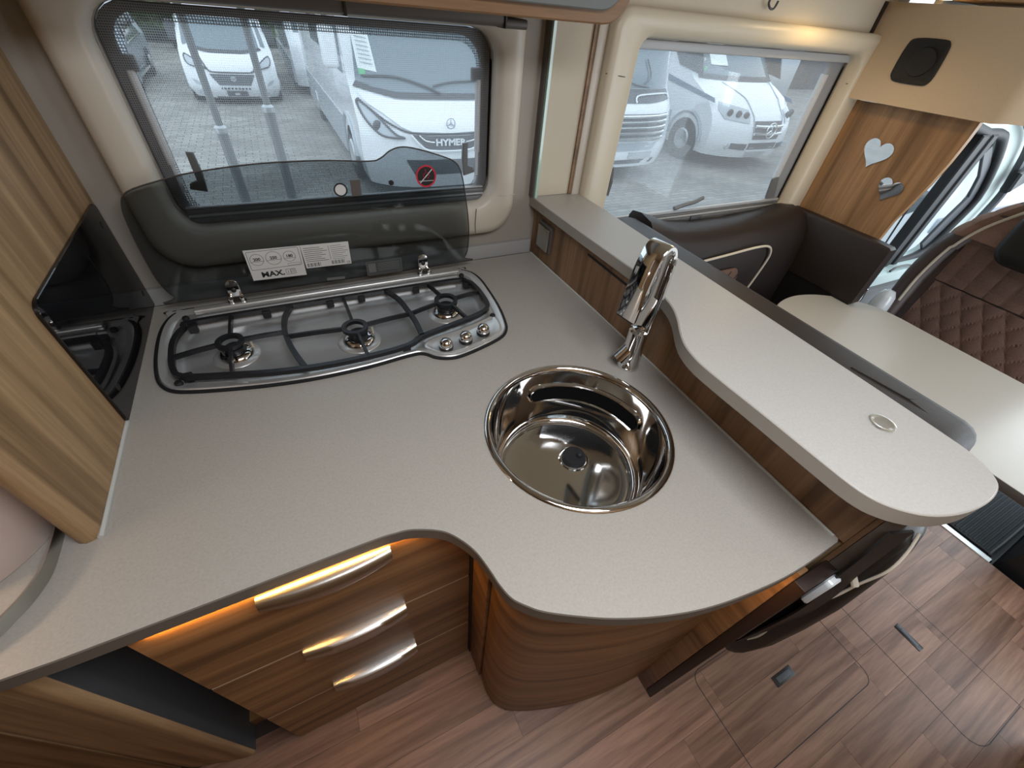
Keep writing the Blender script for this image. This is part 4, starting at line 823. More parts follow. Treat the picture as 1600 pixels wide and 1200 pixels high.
bm = B(); sweep(bm, catmull([(0.69, -0.006, 1.0), (0.69, -0.010, 0.93), (0.70, -0.014, 0.85), (0.715, -0.022, 0.76), (0.725, -0.024, 0.66), (0.735, -0.018, 0.52), (0.745, -0.010, 0.40)], 5), [(-0.020, -0.002), (-0.020, 0.002), (0.020, 0.002), (0.020, -0.002)], V(1, -0.35, 0)); put('seat_belt', bm, 'leather_black', bn, smooth=60)

tb = thing('dinette_table', 'pale grey dinette table with rounded end', 'table', (1.82, 0.2, 0))
TO = [(1.512, 0.0), (1.515, 0.50), (1.545, 0.66), (1.61, 0.765), (1.70, 0.812), (1.79, 0.832), (1.87, 0.828), (1.96, 0.798), (2.05, 0.735), (2.112, 0.650), (2.128, 0.56), (2.124, 0.44), (2.117, 0.13), (2.113, -0.30), (2.08, -0.42), (1.97, -0.47), (1.66, -0.47), (1.55, -0.42), (1.512, -0.30)]
to = sm(TO, 4)
bm = B(); prism(bm, to, 'z', 0.672, 0.70, 0.0015); put('top', bm, 'laminate_table', tb, smooth=30)
bm = B(); sweep(bm, [V(a, b, 0.686) for a, b in to], [(-0.0135, 0.0), (-0.012, 0.0012), (0.012, 0.0012), (0.0135, 0.0), (0.012, -0.001), (-0.012, -0.001)], V(0, 0, 1), True); put('edge_band', bm, 'laminate_edge', tb)
bm = B(); lathe(bm, [(0.15, 0.0), (0.15, 0.012), (0.04, 0.02), (0.04, 0.672)], (1.86, 0.45, 0), 24); put('leg', bm, 'aluminium', tb)

# ---- swivelled cab seat facing the table
st_ = thing('cab_armchair', 'brown quilted cab armchair turned towards the dinette table', 'armchair', (2.6, 0.42, 0))
def seat_x(y, z, d=0): return 2.60 + 0.16*(z-0.45) + 0.0*y - d
cyS = 0.41
def sb_outline(k):
    pts = [(0.365, 0.42), (0.378, 0.60), (0.385, 0.72), (0.372, 0.84), (0.345, 0.93), (0.305, 1.00), (0.25, 1.06), (0.20, 1.11), (0.17, 1.15), (0.10, 1.18), (0, 1.19)]
    P = [(cyS+a*k, 0.42+(z-0.42)*(k if z > 0.43 else 1)) for a, z in pts]; P += [(2*cyS-a, z) for a, z in P[::-1][1:]]
    return [(p.x, p.y) for p in catmull([V(a, b, 0) for a, b in P], 3)]
o1 = sb_outline(1.0)
def sx(lp_, d): return [V(seat_x(a, b, d), a, b) for a, b in lp_]
bm = B(); loft(bm, [sx(o1, -0.16), sx(o1, 0.02), sx([(cyS+(a-cyS)*0.975, b-0.004 if b > 0.9 else b) for a, b in o1], 0.045), sx([(cyS+(a-cyS)*0.90, b-0.012 if b > 0.9 else b) for a, b in o1], 0.062), sx([(cyS+(a-cyS)*0.80, b-0.03 if b > 0.9 else b) for a, b in o1], 0.048), sx([(cyS+(a-cyS)*0.76, b-0.04 if b > 0.9 else b) for a, b in o1], 0.02)], True, True); sbk = put('backrest', bm, 'leather_purple', st_, smooth=60)
pi_ = [(cyS+(a-cyS)*0.82, b-0.02 if b > 0.9 else b) for a, b in o1]
bm = B(); tube(bm, [q for q in sx(pi_, 0.060)][3:22], 0.006, 8); put('piping', bm, 'piping', sbk)
# quilted centre: diamond tufts as a height field
def quilt(name, y0, y1, z0, z1, mat, cell, diamond, d0, parent, bulge=0.008, wfun=None):
    bm = B(); ny = max(8, int((y1-y0)/0.008)); nz = max(8, int((z1-z0)/0.008)); G = []
    for i in range(nz+1):
        rw = []
        for j in range(ny+1):
            z = z0+(z1-z0)*i/nz; ya, yb = (y0, y1) if wfun is None else wfun(z); y = ya+(yb-ya)*j/ny
            if diamond: a = (y/cell+z/(cell*1.3)); b = (y/cell-z/(cell*1.3)); h = abs(math.sin(PI*a))**0.5*abs(math.sin(PI*b))**0.5
            else: h = abs(math.sin(PI*y/cell))**0.5*abs(math.sin(PI*(z/cell)))**0.5
            rw.append(bm.verts.new((seat_x(y, z, d0+bulge*h), y, z)))
        G.append(rw)
    for i in range(nz):
        for j in range(ny): bm.faces.new((G[i][j], G[i][j+1], G[i+1][j+1], G[i+1][j]))
    return put(name, bm, mat, parent, smooth=0, kind=None)
quilt('quilted_back', 0.14, 0.675, 0.735, 0.95, 'alcantara', 0.07, False, 0.030, sbk, 0.006)
quilt('quilted_lower_back', 0.15, 0.665, 0.42, 0.73, 'alcantara', 0.085, True, 0.034, sbk)
bm = B(); L = []
def halfw(z): return Front_ip([(0.42, 0.365), (0.72, 0.385), (0.84, 0.372), (0.93, 0.345), (1.0, 0.305), (1.06, 0.25), (1.11, 0.20), (1.15, 0.17)], z)
def Front_ip(T, z):
    for (a, b), (c, d) in zip(T, T[1:]):
        if z <= c: return b+(d-b)*(z-a)/(c-a)
    return T[-1][1]
for i in range(25):
    z = 0.925+0.165*i/24; h = halfw(z)+0.004; q = 0.004*abs(math.sin(PI*i/8))**0.5
    sec = [(h, -0.10), (h+q, -0.04), (h+q, 0.015), (h*0.98, 0.046+q), (h*0.90, 0.066+q), (h*0.80, 0.055+q), (h*0.70, 0.050+q), (h*0.45, 0.050), (h*0.40, 0.050+q), (0.0, 0.050+q)]
    sec = sec + [(-a, d) for a, d in sec[::-1][1:]]
    L.append([V(seat_x(0, z, d), cyS+a, z) for a, d in sec])
loft(bm, L, closed=False); put('quilted_shoulder', bm, 'alcantara_light', sbk, smooth=50)
bm = B(); softbox(bm, 2.10, 2.62, 0.12, 0.70, 0.36, 0.47, 0.05); put('seat_cushion', bm, 'alcantara', st_, smooth=60)
bm = B(); box(bm, 2.28, 2.70, 0.18, 0.64, -0.03, 0.36, 0.02); put('seat_base', bm, 'black_plastic', st_)
bm = B(); L = []
for (q, y) in ((0.0, 0.465), (0.15, 0.478), (0.85, 0.478), (1.0, 0.465)):
    pass
bm = B(); prism(bm, rrect(0.10, 0.545, 0.915, 1.16, [0.05, 0.06, 0.10, 0.10], 6), 'x', 2.44, 2.55, 0.02); put('armrest', bm, 'leather_black', st_, smooth=60, label='black padded armrest of the cab seat')
bm = B(); tube(bm, [V(2.455, a, b) for a, b in rrect(0.115, 0.53, 0.93, 1.145, [0.05, 0.06, 0.10, 0.10], 6)], 0.004, 6, True); put('armrest_piping', bm, 'piping', st_)

# second seat base by the aisle, cab mat, step strip
sp2 = thing('seat_pedestal', 'black seat pedestal beside the cab mat', 'seat base', (2.6, -0.45, 0))
bm = B(); loft(bm, [[V(2.235, -0.268, -0.03), V(2.75, -0.262, -0.03), V(2.75, -0.90, -0.03), V(2.23, -0.90, -0.03)], [V(2.25, -0.30, 0.30), V(2.75, -0.27, 0.30), V(2.75, -0.88, 0.30), V(2.25, -0.88, 0.30)]], True, True); put('shell', bm, 'black_plastic', sp2, smooth=20)
bx('cushion', 'leather_black', sp2, 2.25, 2.78, -0.88, -0.32, 0.301, 0.42, bev=0.03)
bx('step_strip', 'strip_aluminium', None, 2.196, 2.224, -0.252, 0.55, -0.004, 0.004, bev=0.001, label='bright aluminium floor strip at the cab edge', cat='strip')
mt_ = thing('cab_mat', 'black ribbed rubber mat on the cab floor', 'mat', (2.7, 0.2, 0))
bx('base', 'black_mat', mt_, 2.226, 2.76, -0.26, 0.14, -0.03, -0.006)
bx('floor_cab', 'black_plastic', None, 2.2, 3.9, -0.95, 1.02, -0.06, -0.031, kind='structure', label='dark cab floor under the mat')
for k in range(22):
    y = -0.225+k*0.0165; bm = B(); box(bm, 2.262, 2.70, y, y+0.009, -0.006, 0.0, 0.002, 1); put('rib', bm, 'black_mat', mt_, smooth=0)
bm = B(); tube(bm, catmull([(2.26, 0.13, 0.0), (2.248, 0.0, 0.0), (2.25, -0.215, 0.0), (2.28, -0.238, 0.0), (2.70, -0.238, 0.0)], 5), 0.007, 6); put('mat_border', bm, 'black_rubber', mt_)

# ================================================================== CAB DOOR
cd_ = thing('cab_door', 'cab door with black window seal and pale trim', 'door', (3.0, 1.0, 0.3))
def onY(P, y): return [V(a, y, b) for a, b in P]
YD = 1.02
hole = [(2.60, 0.60), (3.10, 0.575), (3.38, 0.61), (3.48, 0.76), (3.53, 0.91), (3.42, 1.08), (3.28, 1.205), (3.20, 1.238), (3.05, 1.245), (2.60, 1.245)]
hs_ = [(p.x, p.y) for p in catmull([V(a, b, 0) for a, b in hole], 3, True)]
bm = B(); slab(bm, [(2.145, -0.03), (3.9, -0.03), (3.9, 1.345), (2.145, 1.345)], [hs_], 0, 0.05)
for v in bm.verts: v.co = V(v.co.x, YD+v.co.z, v.co.y)
put('door_shell', bm, 'door_trim', cd_, smooth=30)
bm = B(); tube(bm, [V(a, YD-0.002, b) for a, b in hs_], 0.022, 10, True); put('window_seal', bm, 'black_rubber', cd_, smooth=60)
for (xa, xb, d_) in ((2.925, 2.975, 0), (2.978, 3.02, 0.008), (3.023, 3.07, 0)):
    bm = B(); prism(bm, [(xa, 0.56), (xb, 0.56), (xb+0.04, 1.245), (xa+0.03, 1.245)], 'y', YD-0.03+d_, YD+0.02, 0.006); put('guide_rail', bm, 'black_rubber', cd_)
bm = B(); prism(bm, hs_, 'y', YD+0.03, YD+0.034); put('pane', bm, 'window_pane', cd_, smooth=0)
bm = B(); prism(bm, [(2.88, 0.78), (3.02, 0.80), (3.33, 0.84), (3.36, 0.905), (3.05, 0.925), (2.90, 0.95)], 'y', YD+0.10, YD+0.22, 0.01); put('wing_mirror', bm, 'dark_trim', cd_, smooth=40)
bm = B(); prism(bm, [(3.23, 1.19), (3.42, 1.07), (3.52, 0.91), (3.47, 0.76), (3.37, 0.62), (3.31, 0.66), (3.37, 0.80), (3.44, 0.92), (3.37, 1.03), (3.20, 1.15)], 'y', YD+0.004, YD+0.02, 0.003); put('corner_cover', bm, 'dark_trim', cd_)
bm = B(); tube(bm, catmull([(3.26, 0.985, 1.31), (3.52, 0.985, 1.20), (3.68, 0.985, 1.00), (3.72, 0.985, 0.88), (3.64, 0.985, 0.62)], 6), 0.020, 8); put('door_seal', bm, 'dark_trim', cd_)
bm = B(); box(bm, 2.62, 3.9, 0.93, 1.02, 0.30, 0.585, 0.02); ds = put('door_ledge', bm, 'mint_plastic', cd_)
bm = B(); tube(bm, catmull([(2.90, 0.94, 0.590), (2.95, 0.94, 0.606), (3.05, 0.94, 0.606), (3.12, 0.94, 0.592)], 5), 0.006, 6); put('door_pull', bm, 'black_plastic', ds)
bm = B(); box(bm, 2.36, 3.2, 0.90, 0.985, 0.28, 0.52, 0.03); put('door_pocket', bm, 'black_plastic', cd_)
bx('wall_cab', 'pillar_trim', None, 2.14, 3.9, 1.075, 1.10, 1.20, 1.95, kind='structure', label='pale grey trim above the cab door')
bm = B(); prism(bm, [(3.60, 1.06), (3.72, 1.10), (3.76, 1.0), (3.64, 0.95)], 'y', 0.94, 0.99, 0.01); put('door_latch', bm, 'black_plastic', cd_)
# belt from the pillar
bt_ = thing('safety_belt', 'black safety belt hanging from the pillar with metal tongue', 'seat belt', (2.60, 0.93, 0.4))
bm = B(); sweep(bm, catmull([(2.415, 0.882, 1.12), (2.425, 0.882, 0.98), (2.455, 0.882, 0.79), (2.505, 0.878, 0.57)], 5), [(-0.022, -0.0015), (-0.022, 0.0015), (0.022, 0.0015), (0.022, -0.0015)], V(0.62, 0.30, 0)); put('webbing', bm, 'black_rubber', bt_, smooth=60)
bm = B(); sweep(bm, [(2.417, 0.881, 1.09), (2.422, 0.881, 1.02)], [(-0.026, -0.004), (-0.026, 0.004), (0.026, 0.004), (0.026, -0.004)], V(0.62, 0.30, 0)); put('belt_guide', bm, 'black_plastic', bt_)
bm = B(); tube(bm, [(2.49, 0.872, 0.58), (2.56, 0.865, 0.58), (2.56, 0.86, 0.53), (2.54, 0.86, 0.46), (2.515, 0.86, 0.46), (2.505, 0.86, 0.53), (2.49, 0.872, 0.58)], 0.006, 6); put('tongue', bm, 'bright_chrome', bt_)
bm = B(); lathe(bm, [(0.0, 0.66), (0.022, 0.655), (0.036, 0.63), (0.042, 0.58), (0.042, -0.03)], (2.47, 0.745, 0.0), 20); put('lever_knob', bm, 'white_gloss', None, label='white rounded lever knob beside the cab seat', cat='knob', smooth=60)

# ================================================================== OUTSIDE
GZ = -0.70
bm = B(); box(bm, -30, 60, 1.3, 60, GZ-0.1, GZ); put('paving', bm, 'paving', None, kind='structure', label='grey block-paved yard outside', origin=(0, 0, GZ))

class Front:
    """vehicle whose nose is a surface d(z) + bow; local coordinates, nose towards -y, ground at z=0"""
    def __init__(s, prof, hw, bow, p=3): s.prof = prof; s.hw = hw; s.bow = bow; s.p = p
    def ip(s, T, z):
        if z <= T[0][0]: return T[0][1]
        for (a, b), (c, d) in zip(T, T[1:]):
            if z <= c: t = (z-a)/(c-a); t = t*t*(3-2*t) if False else t; return b+(d-b)*t
        return T[-1][1]
    def w(s, z): return s.ip(s.hw, z)
    def y(s, x, z): return s.ip(s.prof, z) + s.bow*min(1.2, abs(x)/max(0.1, s.w(z)))**s.p
    def body(s, root, z0, z1, length, mat, name='body'):
        bm = B(); nz, nx = 26, 20; G = []
        for i in range(nz+1):
            z = z0+(z1-z0)*i/nz; G.append([bm.verts.new((s.w(z)*(2*j/nx-1), s.y(s.w(z)*(2*j/nx-1), z), z)) for j in range(nx+1)])
        K = [[bm.verts.new((s.w(z0+(z1-z0)*i/nz)*sg, length, z0+(z1-z0)*i/nz)) for i in range(nz+1)] for sg in (-1, 1)]
        for i in range(nz):
            for j in range(nx): bm.faces.new((G[i][j], G[i][j+1], G[i+1][j+1], G[i+1][j]))
            bm.faces.new((K[0][i], G[i][0], G[i+1][0], K[0][i+1])); bm.faces.new((G[i][nx], K[1][i], K[1][i+1], G[i+1][nx]))
            bm.faces.new((K[1][i], K[0][i], K[0][i+1], K[1][i+1]))
        bm.faces.new([K[0][0]] + [] + [K[1][0]] + G[0][::-1]); bm.faces.new([K[1][nz], K[0][nz]] + G[nz])
        return put(name, bm, mat, root, smooth=40, local=True)
    def patch(s, name, pts, off, mat, parent, label=None, thick=0.02, cuts=2, smooth=40):
        bm = B(); vs = [bm.verts.new((a, 0, b)) for a, b in pts]; es = [bm.edges.new((vs[i], vs[(i+1) % len(vs)])) for i in range(len(vs))]
        bmesh.ops.triangle_fill(bm, use_beauty=True, edges=es)
        for _ in range(cuts): bmesh.ops.subdivide_edges(bm, edges=[e for e in bm.edges if e.calc_length() > 0.12], cuts=1, use_grid_fill=True)
        bmesh.ops.triangulate(bm, faces=bm.faces[:])
        for v in bm.verts: v.co.y = s.y(v.co.x, v.co.z) - off
        r = bmesh.ops.extrude_face_region(bm, geom=bm.faces[:])
        for v in [q for q in r['geom'] if isinstance(q, bmesh.types.BMVert)]: v.co.y += thick+off
        return put(name, bm, mat, parent, label=label, smooth=smooth, local=True)
    def line(s, name, pts, r, off, mat, parent, n=6):
        P = catmull([V(a, 0, b) for a, b in pts], 5)
        for q in P: q.y = s.y(q.x, q.z)-off
        bm = B(); tube(bm, P, r, n); return put(name, bm, mat, parent, local=True)
def wheel(root, x, y, r, sgn):
    bm = B(); lathe(bm, [(r*0.55, -0.10), (r*0.97, -0.10), (r, -0.06), (r, 0.06), (r*0.97, 0.10), (r*0.55, 0.10)], (x, y, r), 28, 'x'); t = put('wheel', bm, 'tyre', root, local=True)
    bm = B(); lathe(bm, [(r*0.60, 0.0), (r*0.56, -0.02*sgn), (r*0.45, 0.03*sgn), (r*0.2, 0.02*sgn), (0, -0.0)], (x+0.095*sgn, y, r), 20, 'x', cap=False); put('hub', bm, 'hub', t, local=True)
def star(root, f, x, z, r, mat, off=0.03):
    bm = B(); yy = f.y(x, z)-off
    tube(bm, [V(x+r*math.cos(2*PI*k/24), yy, z+r*math.sin(2*PI*k/24)) for k in range(24)], r*0.09, 6, True)
    for a in (90, 210, 330): c_, s_ = math.cos(math.radians(a)), math.sin(math.radians(a)); tube(bm, [V(x, yy, z), V(x+r*0.95*c_, yy, z+r*0.95*s_)], r*0.13, 5, r2=r*0.03)
    return put('emblem', bm, mat, root, local=True, label='round three-pointed star emblem')
def mir(P): return [(-a, b) for a, b in P][::-1]

# ---- white van facing the kitchen window
r1 = thing('white_van', 'white van with black grille parked facing the kitchen window', 'van', (-0.52, 12.6, GZ))
F = Front([(0.12, 0.10), (0.30, 0.0), (0.55, 0.03), (0.72, 0.10), (0.95, 0.42), (1.45, 0.85), (1.62, 1.05), (2.2, 1.3)], [(0.1, 0.80), (0.3, 0.90), (0.9, 0.90), (1.5, 0.80), (2.2, 0.78)], 0.30)
F.body(r1, 0.13, 2.2, 5.2, 'white_paint')
F.patch('windscreen', [(-0.66, 0.98), (-0.3, 0.95), (0.3, 0.95), (0.66, 0.98), (0.62, 1.46), (-0.62, 1.46)], 0.02, 'vehicle_glass', r1)
F.patch('scuttle', [(-0.70, 0.96), (-0.3, 0.90), (0.3, 0.90), (0.70, 0.96), (0.66, 1.0), (0.3, 0.955), (-0.3, 0.955), (-0.66, 1.0)], 0.03, 'dark_trim', r1)
hd = F.patch('bonnet', [(-0.55, 0.90), (-0.42, 0.64), (-0.36, 0.615), (0.36, 0.615), (0.42, 0.64), (0.55, 0.90), (0.25, 0.895), (-0.25, 0.895)], 0.03, 'white_paint', r1)
F.line('bonnet_gap', [(-0.56, 0.90), (-0.44, 0.64), (-0.36, 0.605), (0, 0.60), (0.36, 0.605), (0.44, 0.64), (0.56, 0.90)], 0.010, 0.02, 'dark_trim', r1)
gl = F.patch('grille', [(-0.43, 0.565), (-0.30, 0.375), (0.30, 0.375), (0.43, 0.565)], 0.015, 'dark_trim', r1)
for k in range(5): F.line('grille_bar', [(-0.40+k*0.028, 0.535-k*0.036), (0, 0.535-k*0.036), (0.40-k*0.028, 0.535-k*0.036)], 0.006, 0.025, 'grey_paint', gl)
bm = B(); lathe(bm, [(0, -0.02), (0.048, -0.02), (0.055, 0.0)], (0, F.y(0, 0.49)-0.02, 0.49), 20, 'y'); em = put('emblem', bm, 'lamp_lens', r1, local=True, label='round grille badge lettered FIAT')
text('badge_text', 'FIAT', 0.035, 'plate_dark', em, (0, F.y(0, 0.49)-0.045, 0.49), RX, 0.002, local=True)
for sg in (-1, 1):
    H = [(0.44, 0.655), (0.55, 0.66), (0.76, 0.70), (0.82, 0.78), (0.80, 0.86), (0.66, 0.80), (0.52, 0.70)]
    hl = F.patch('headlight', H if sg > 0 else mir(H), 0.02, 'lamp_lens', r1); F.line('headlight_edge', [(sg*a, b) for a, b in H+H[:1]], 0.010, 0.03, 'dark_trim', hl)
    N = [(0.62, 0.36), (0.74, 0.38), (0.80, 0.46), (0.70, 0.44)]; F.patch('bumper_recess', N if sg > 0 else mir(N), 0.01, 'silver_paint', r1)
    bm = B(); lathe(bm, [(0, -0.02), (0.045, -0.02), (0.055, 0)], (sg*0.68, F.y(0.68, 0.24)-0.01, 0.24), 14, 'y'); put('fog_lamp', bm, 'lamp_lens', r1, local=True)
    bm = B(); softbox(bm, sg*0.93-0.10, sg*0.93+0.10, 0.95, 1.12, 1.02, 1.36, 0.04); put('wing_mirror', bm, 'dark_trim', r1, local=True)
    Q = [(0.71, 1.02), (0.79, 1.0), (0.74, 1.40), (0.67, 1.42)]; F.patch('quarter_window', Q if sg > 0 else mir(Q), 0.02, 'vehicle_glass', r1)
    wheel(r1, sg*0.80, 0.75, 0.30, sg); wheel(r1, sg*0.80, 4.2, 0.30, sg)
sl = F.patch('lower_slot', [(-0.28, 0.335), (-0.28, 0.305), (0.28, 0.305), (0.28, 0.335)], 0.012, 'dark_trim', r1)
for k in range(8): bx('slot_rib', 'white_paint', sl, -0.25+k*0.068, -0.235+k*0.068, F.y(0.2, 0.32)-0.04, F.y(0.2, 0.32)+0.02, 0.302, 0.338, local=True)
pl_ = F.patch('number_plate', [(-0.20, 0.175), (0.20, 0.175), (0.20, 0.275), (-0.20, 0.275)], 0.02, 'plate_dark', r1); bx('plate_badge', 'plate_grey', pl_, -0.05, 0.04, F.y(0, 0.22)-0.03, F.y(0, 0.22), 0.195, 0.26, local=True)
F.line('chin_line', [(-0.42, 0.150), (0, 0.145), (0.42, 0.150)], 0.012, 0.01, 'dark_trim', r1)

# ---- white motorhome, right half of the kitchen window
r2 = thing('white_motorhome', 'white motorhome with HYMER grille and paper in its windscreen', 'motorhome', (2.10, 6.0, GZ))
F = Front([(0.15, 0.08), (0.40, 0.0), (0.80, 0.0), (0.95, 0.05), (1.22, 0.30), (1.30, 0.36), (2.0, 0.62), (2.6, 0.95), (2.8, 1.3)], [(0.15, 1.02), (0.5, 1.10), (1.2, 1.10), (2.8, 1.10)], 0.38, 3.5)
F.body(r2, 0.18, 2.8, 6.6, 'white_paint')
F.patch('windscreen', [(-1.02, 1.30), (-0.6, 1.235), (0.6, 1.235), (1.02, 1.30), (0.96, 1.98), (-0.96, 1.98)], 0.02, 'vehicle_glass', r2, cuts=4)
F.patch('scuttle', [(-1.06, 1.27), (-0.6, 1.20), (0.6, 1.20), (1.06, 1.27), (1.02, 1.33), (0.6, 1.26), (-0.6, 1.26), (-1.02, 1.33)], 0.025, 'dark_trim', r2, cuts=4)
F.patch('bonnet', [(-1.04, 1.235), (-0.95, 1.13), (-0.80, 1.05), (-0.62, 0.93), (-0.5, 0.885), (0, 0.87), (0.5, 0.885), (0.62, 0.93), (0.80, 1.05), (0.95, 1.13), (1.04, 1.235), (0.6, 1.185), (-0.6, 1.185)], 0.04, 'white_paint', r2, cuts=3)
F.line('bonnet_gap', [(-1.04, 1.16), (-0.90, 1.05), (-0.72, 0.94), (-0.5, 0.865), (0, 0.85), (0.5, 0.865), (0.72, 0.94), (0.9, 1.05), (1.04, 1.16)], 0.012, 0.01, 'dark_trim', r2)
for sg in (-1, 1):
    H = [(0.60, 0.815), (0.72, 0.86), (0.92, 1.06), (1.06, 1.15), (1.04, 1.02), (0.96, 0.90), (0.84, 0.82)]
    hl = F.patch('headlight', H if sg > 0 else mir(H), 0.03, 'lamp_lens', r2, cuts=3); F.line('headlight_edge', [(sg*a, b) for a, b in H+H[:1]], 0.014, 0.045, 'dark_trim', hl)
    bm = B(); ball(bm, (sg*0.90, F.y(0.90, 0.93)-0.035, 0.93), 0.055, 1, 0.5, 1); put('lamp_bulb', bm, 'dark_trim', hl, local=True)
    bm = B(); softbox(bm, sg*1.28-0.09, sg*1.28+0.09, 0.55, 0.75, 1.45, 1.85, 0.05); put('wing_mirror', bm, 'white_paint', r2, local=True)
    bm = B(); tube(bm, catmull([(sg*1.05, 0.95, 2.1), (sg*1.22, 0.7, 2.05), (sg*1.28, 0.66, 1.86)], 5), 0.03, 8); put('mirror_arm', bm, 'dark_trim', r2, local=True)
    bm = B(); box(bm, sg*1.09, sg*1.105, 1.05, 1.85, 1.35, 1.95); put('cab_side_window', bm, 'vehicle_glass_dark', r2, local=True)
    bm = B(); box(bm, sg*1.09, sg*1.105, 3.0, 4.2, 1.45, 1.95); put('side_window', bm, 'vehicle_glass_dark', r2, local=True)
    bm = B(); tube(bm, [V(sg*1.10, 1.25+0.44*math.cos(a*PI/10), 0.42+0.44*math.sin(a*PI/10)) for a in range(11)], 0.035, 6); put('wheel_arch', bm, 'silver_paint', r2, local=True)
    bx('side_skirt', 'silver_paint', r2, min(sg*1.09, sg*1.11), max(sg*1.09, sg*1.11), 1.75, 6.5, 0.25, 0.75, local=True)
    wheel(r2, sg*1.0, 1.25, 0.36, sg); wheel(r2, sg*1.0, 5.2, 0.36, sg)
gl = F.patch('grille', [(-0.50, 0.845), (-0.30, 0.665), (0.30, 0.665), (0.50, 0.845), (0.25, 0.83), (-0.25, 0.83)], 0.02, 'dark_trim', r2)
F.line('chrome_line', [(-0.52, 0.85), (-0.42, 0.74), (-0.30, 0.675), (0, 0.66), (0.30, 0.675), (0.42, 0.74), (0.52, 0.85)], 0.014, 0.035, 'white_paint', gl)
F.line('chrome_line', [(-0.42, 0.845), (-0.34, 0.785), (-0.22, 0.765)], 0.010, 0.035, 'bright_chrome', gl); F.line('chrome_line', [(0.22, 0.765), (0.34, 0.785), (0.42, 0.845)], 0.010, 0.035, 'bright_chrome', gl)
text('lettering', 'HYMER', 0.105, 'white_paint', gl, (0.0, F.y(0, 0.77)-0.045, 0.765), RX, 0.006, local=True, sx=1.25, bold=0.0035)
star(r2, F, 0.02, 0.975, 0.058, 'grey_paint', 0.075)
F.patch('bumper_intake', [(-0.60, 0.55), (-0.50, 0.36), (0.50, 0.36), (0.60, 0.55)], 0.01, 'dark_trim', r2)
pp_ = F.patch('price_sheet', [(-0.97, 1.46), (-0.77, 1.44), (-0.80, 1.79), (-0.98, 1.81)], 0.03, 'paper', r2, label='white paper sheet in the windscreen', cuts=1)
for k in range(7): F.line('print_line', [(-0.95+0.002*k, 1.765-k*0.040), (-0.83+0.004*k, 1.755-k*0.040)], 0.005, 0.045, 'plate_grey', pp_, 4)
F.patch('green_sticker', [(-0.97, 1.40), (-0.90, 1.395), (-0.895, 1.455), (-0.965, 1.46)], 0.03, 'green_sticker', r2, cuts=0)
F.line('wiper', [(-0.95, 1.39), (-0.6, 1.41), (-0.25, 1.34), (-0.02, 1.26)], 0.014, 0.05, 'dark_trim', r2); F.line('wiper', [(-0.10, 1.33), (0.2, 1.38), (0.8, 1.40)], 0.012, 0.05, 'dark_trim', r2)

# ---- motorhome further back in the row
r3 = thing('far_motorhome', 'white motorhome parked behind the nearer one in the row', 'motorhome', (1.95, 13.6, GZ))
F = Front([(0.15, 0.1), (0.5, 0.0), (1.0, 0.1), (1.4, 0.5), (2.6, 0.9)], [(0.15, 1.1), (2.6, 1.15)], 0.3)
F.body(r3, 0.2, 2.6, 6.0, 'white_paint'); F.patch('windscreen', [(-0.95, 1.25), (0.95, 1.25), (0.9, 1.9), (-0.9, 1.9)], 0.02, 'vehicle_glass', r3, cuts=3)
bx('side_window', 'vehicle_glass_dark', r3, -1.17, -1.13, 1.0, 1.9, 1.3, 1.9, local=True); bx('side_skirt', 'silver_paint', r3, -1.15, -1.10, 0.5, 5.8, 0.25, 0.7, local=True)
wheel(r3, -1.03, 1.2, 0.34, -1); wheel(r3, 1.03, 1.2, 0.34, 1)
bm = B(); softbox(bm, -1.42, -1.22, 0.6, 0.8, 1.35, 1.75, 0.05); put('wing_mirror', bm, 'dark_trim', r3, local=True)

# ---- motorhome with striped grille, left in the dinette window
r4 = thing('liner_motorhome', 'white motorhome with ladder of bright grille bars', 'motorhome', (5.28, 6.15, GZ))
F = Front([(0.2, 0.06), (0.4, 0.0), (0.8, 0.03), (1.1, 0.10), (1.25, 0.22), (1.32, 0.28), (2.0, 0.42), (2.8, 0.8)], [(0.2, 1.08), (0.5, 1.15), (1.2, 1.12), (2.0, 1.06), (2.8, 1.03)], 0.30, 3.5)
F.body(r4, 0.24, 2.8, 6.6, 'white_paint')
F.patch('windscreen', [(-0.92, 1.345), (0.92, 1.345), (0.86, 1.98), (-0.86, 1.98)], 0.02, 'vehicle_glass', r4, cuts=4)
F.patch('scuttle', [(-1.0, 1.20), (-0.4, 1.165), (0.4, 1.165), (1.0, 1.20), (0.96, 1.33), (-0.96, 1.33)], 0.02, 'dark_trim', r4, cuts=3)
for sg in (-1, 1): F.line('scuttle_trim', [(sg*0.12, 1.17), (sg*0.20, 1.26), (sg*0.85, 1.28), (sg*0.95, 1.22)], 0.014, 0.04, 'white_paint', r4)
gl = F.patch('grille', [(-0.92, 1.02), (-0.80, 0.64), (0.80, 0.64), (0.92, 1.02)], 0.01, 'dark_trim', r4, cuts=3)
for k in range(5):
    z = 1.0-k*0.078; x = 0.90-k*0.025; F.line('grille_bar', [(-x, z), (-0.4, z-0.012), (0.4, z-0.012), (x, z)], 0.024, 0.03, 'bright_chrome', gl)
for sg in (-1, 1):
    H = [(0.93, 1.02), (1.06, 1.05), (1.03, 0.72), (0.84, 0.66)]; F.patch('headlight', H if sg > 0 else mir(H), 0.02, 'lamp_lens', r4, cuts=2)
    wheel(r4, sg*1.0, 1.3, 0.36, sg); bm = B(); box(bm, sg*1.10, sg*1.125, 1.2, 2.0, 1.4, 2.0); put('cab_side_window', bm, 'vehicle_glass_dark', r4, local=True)
F.patch('bumper_intake', [(-0.75, 0.62), (-0.60, 0.50), (0.60, 0.50), (0.75, 0.62)], 0.008, 'silver_paint', r4)
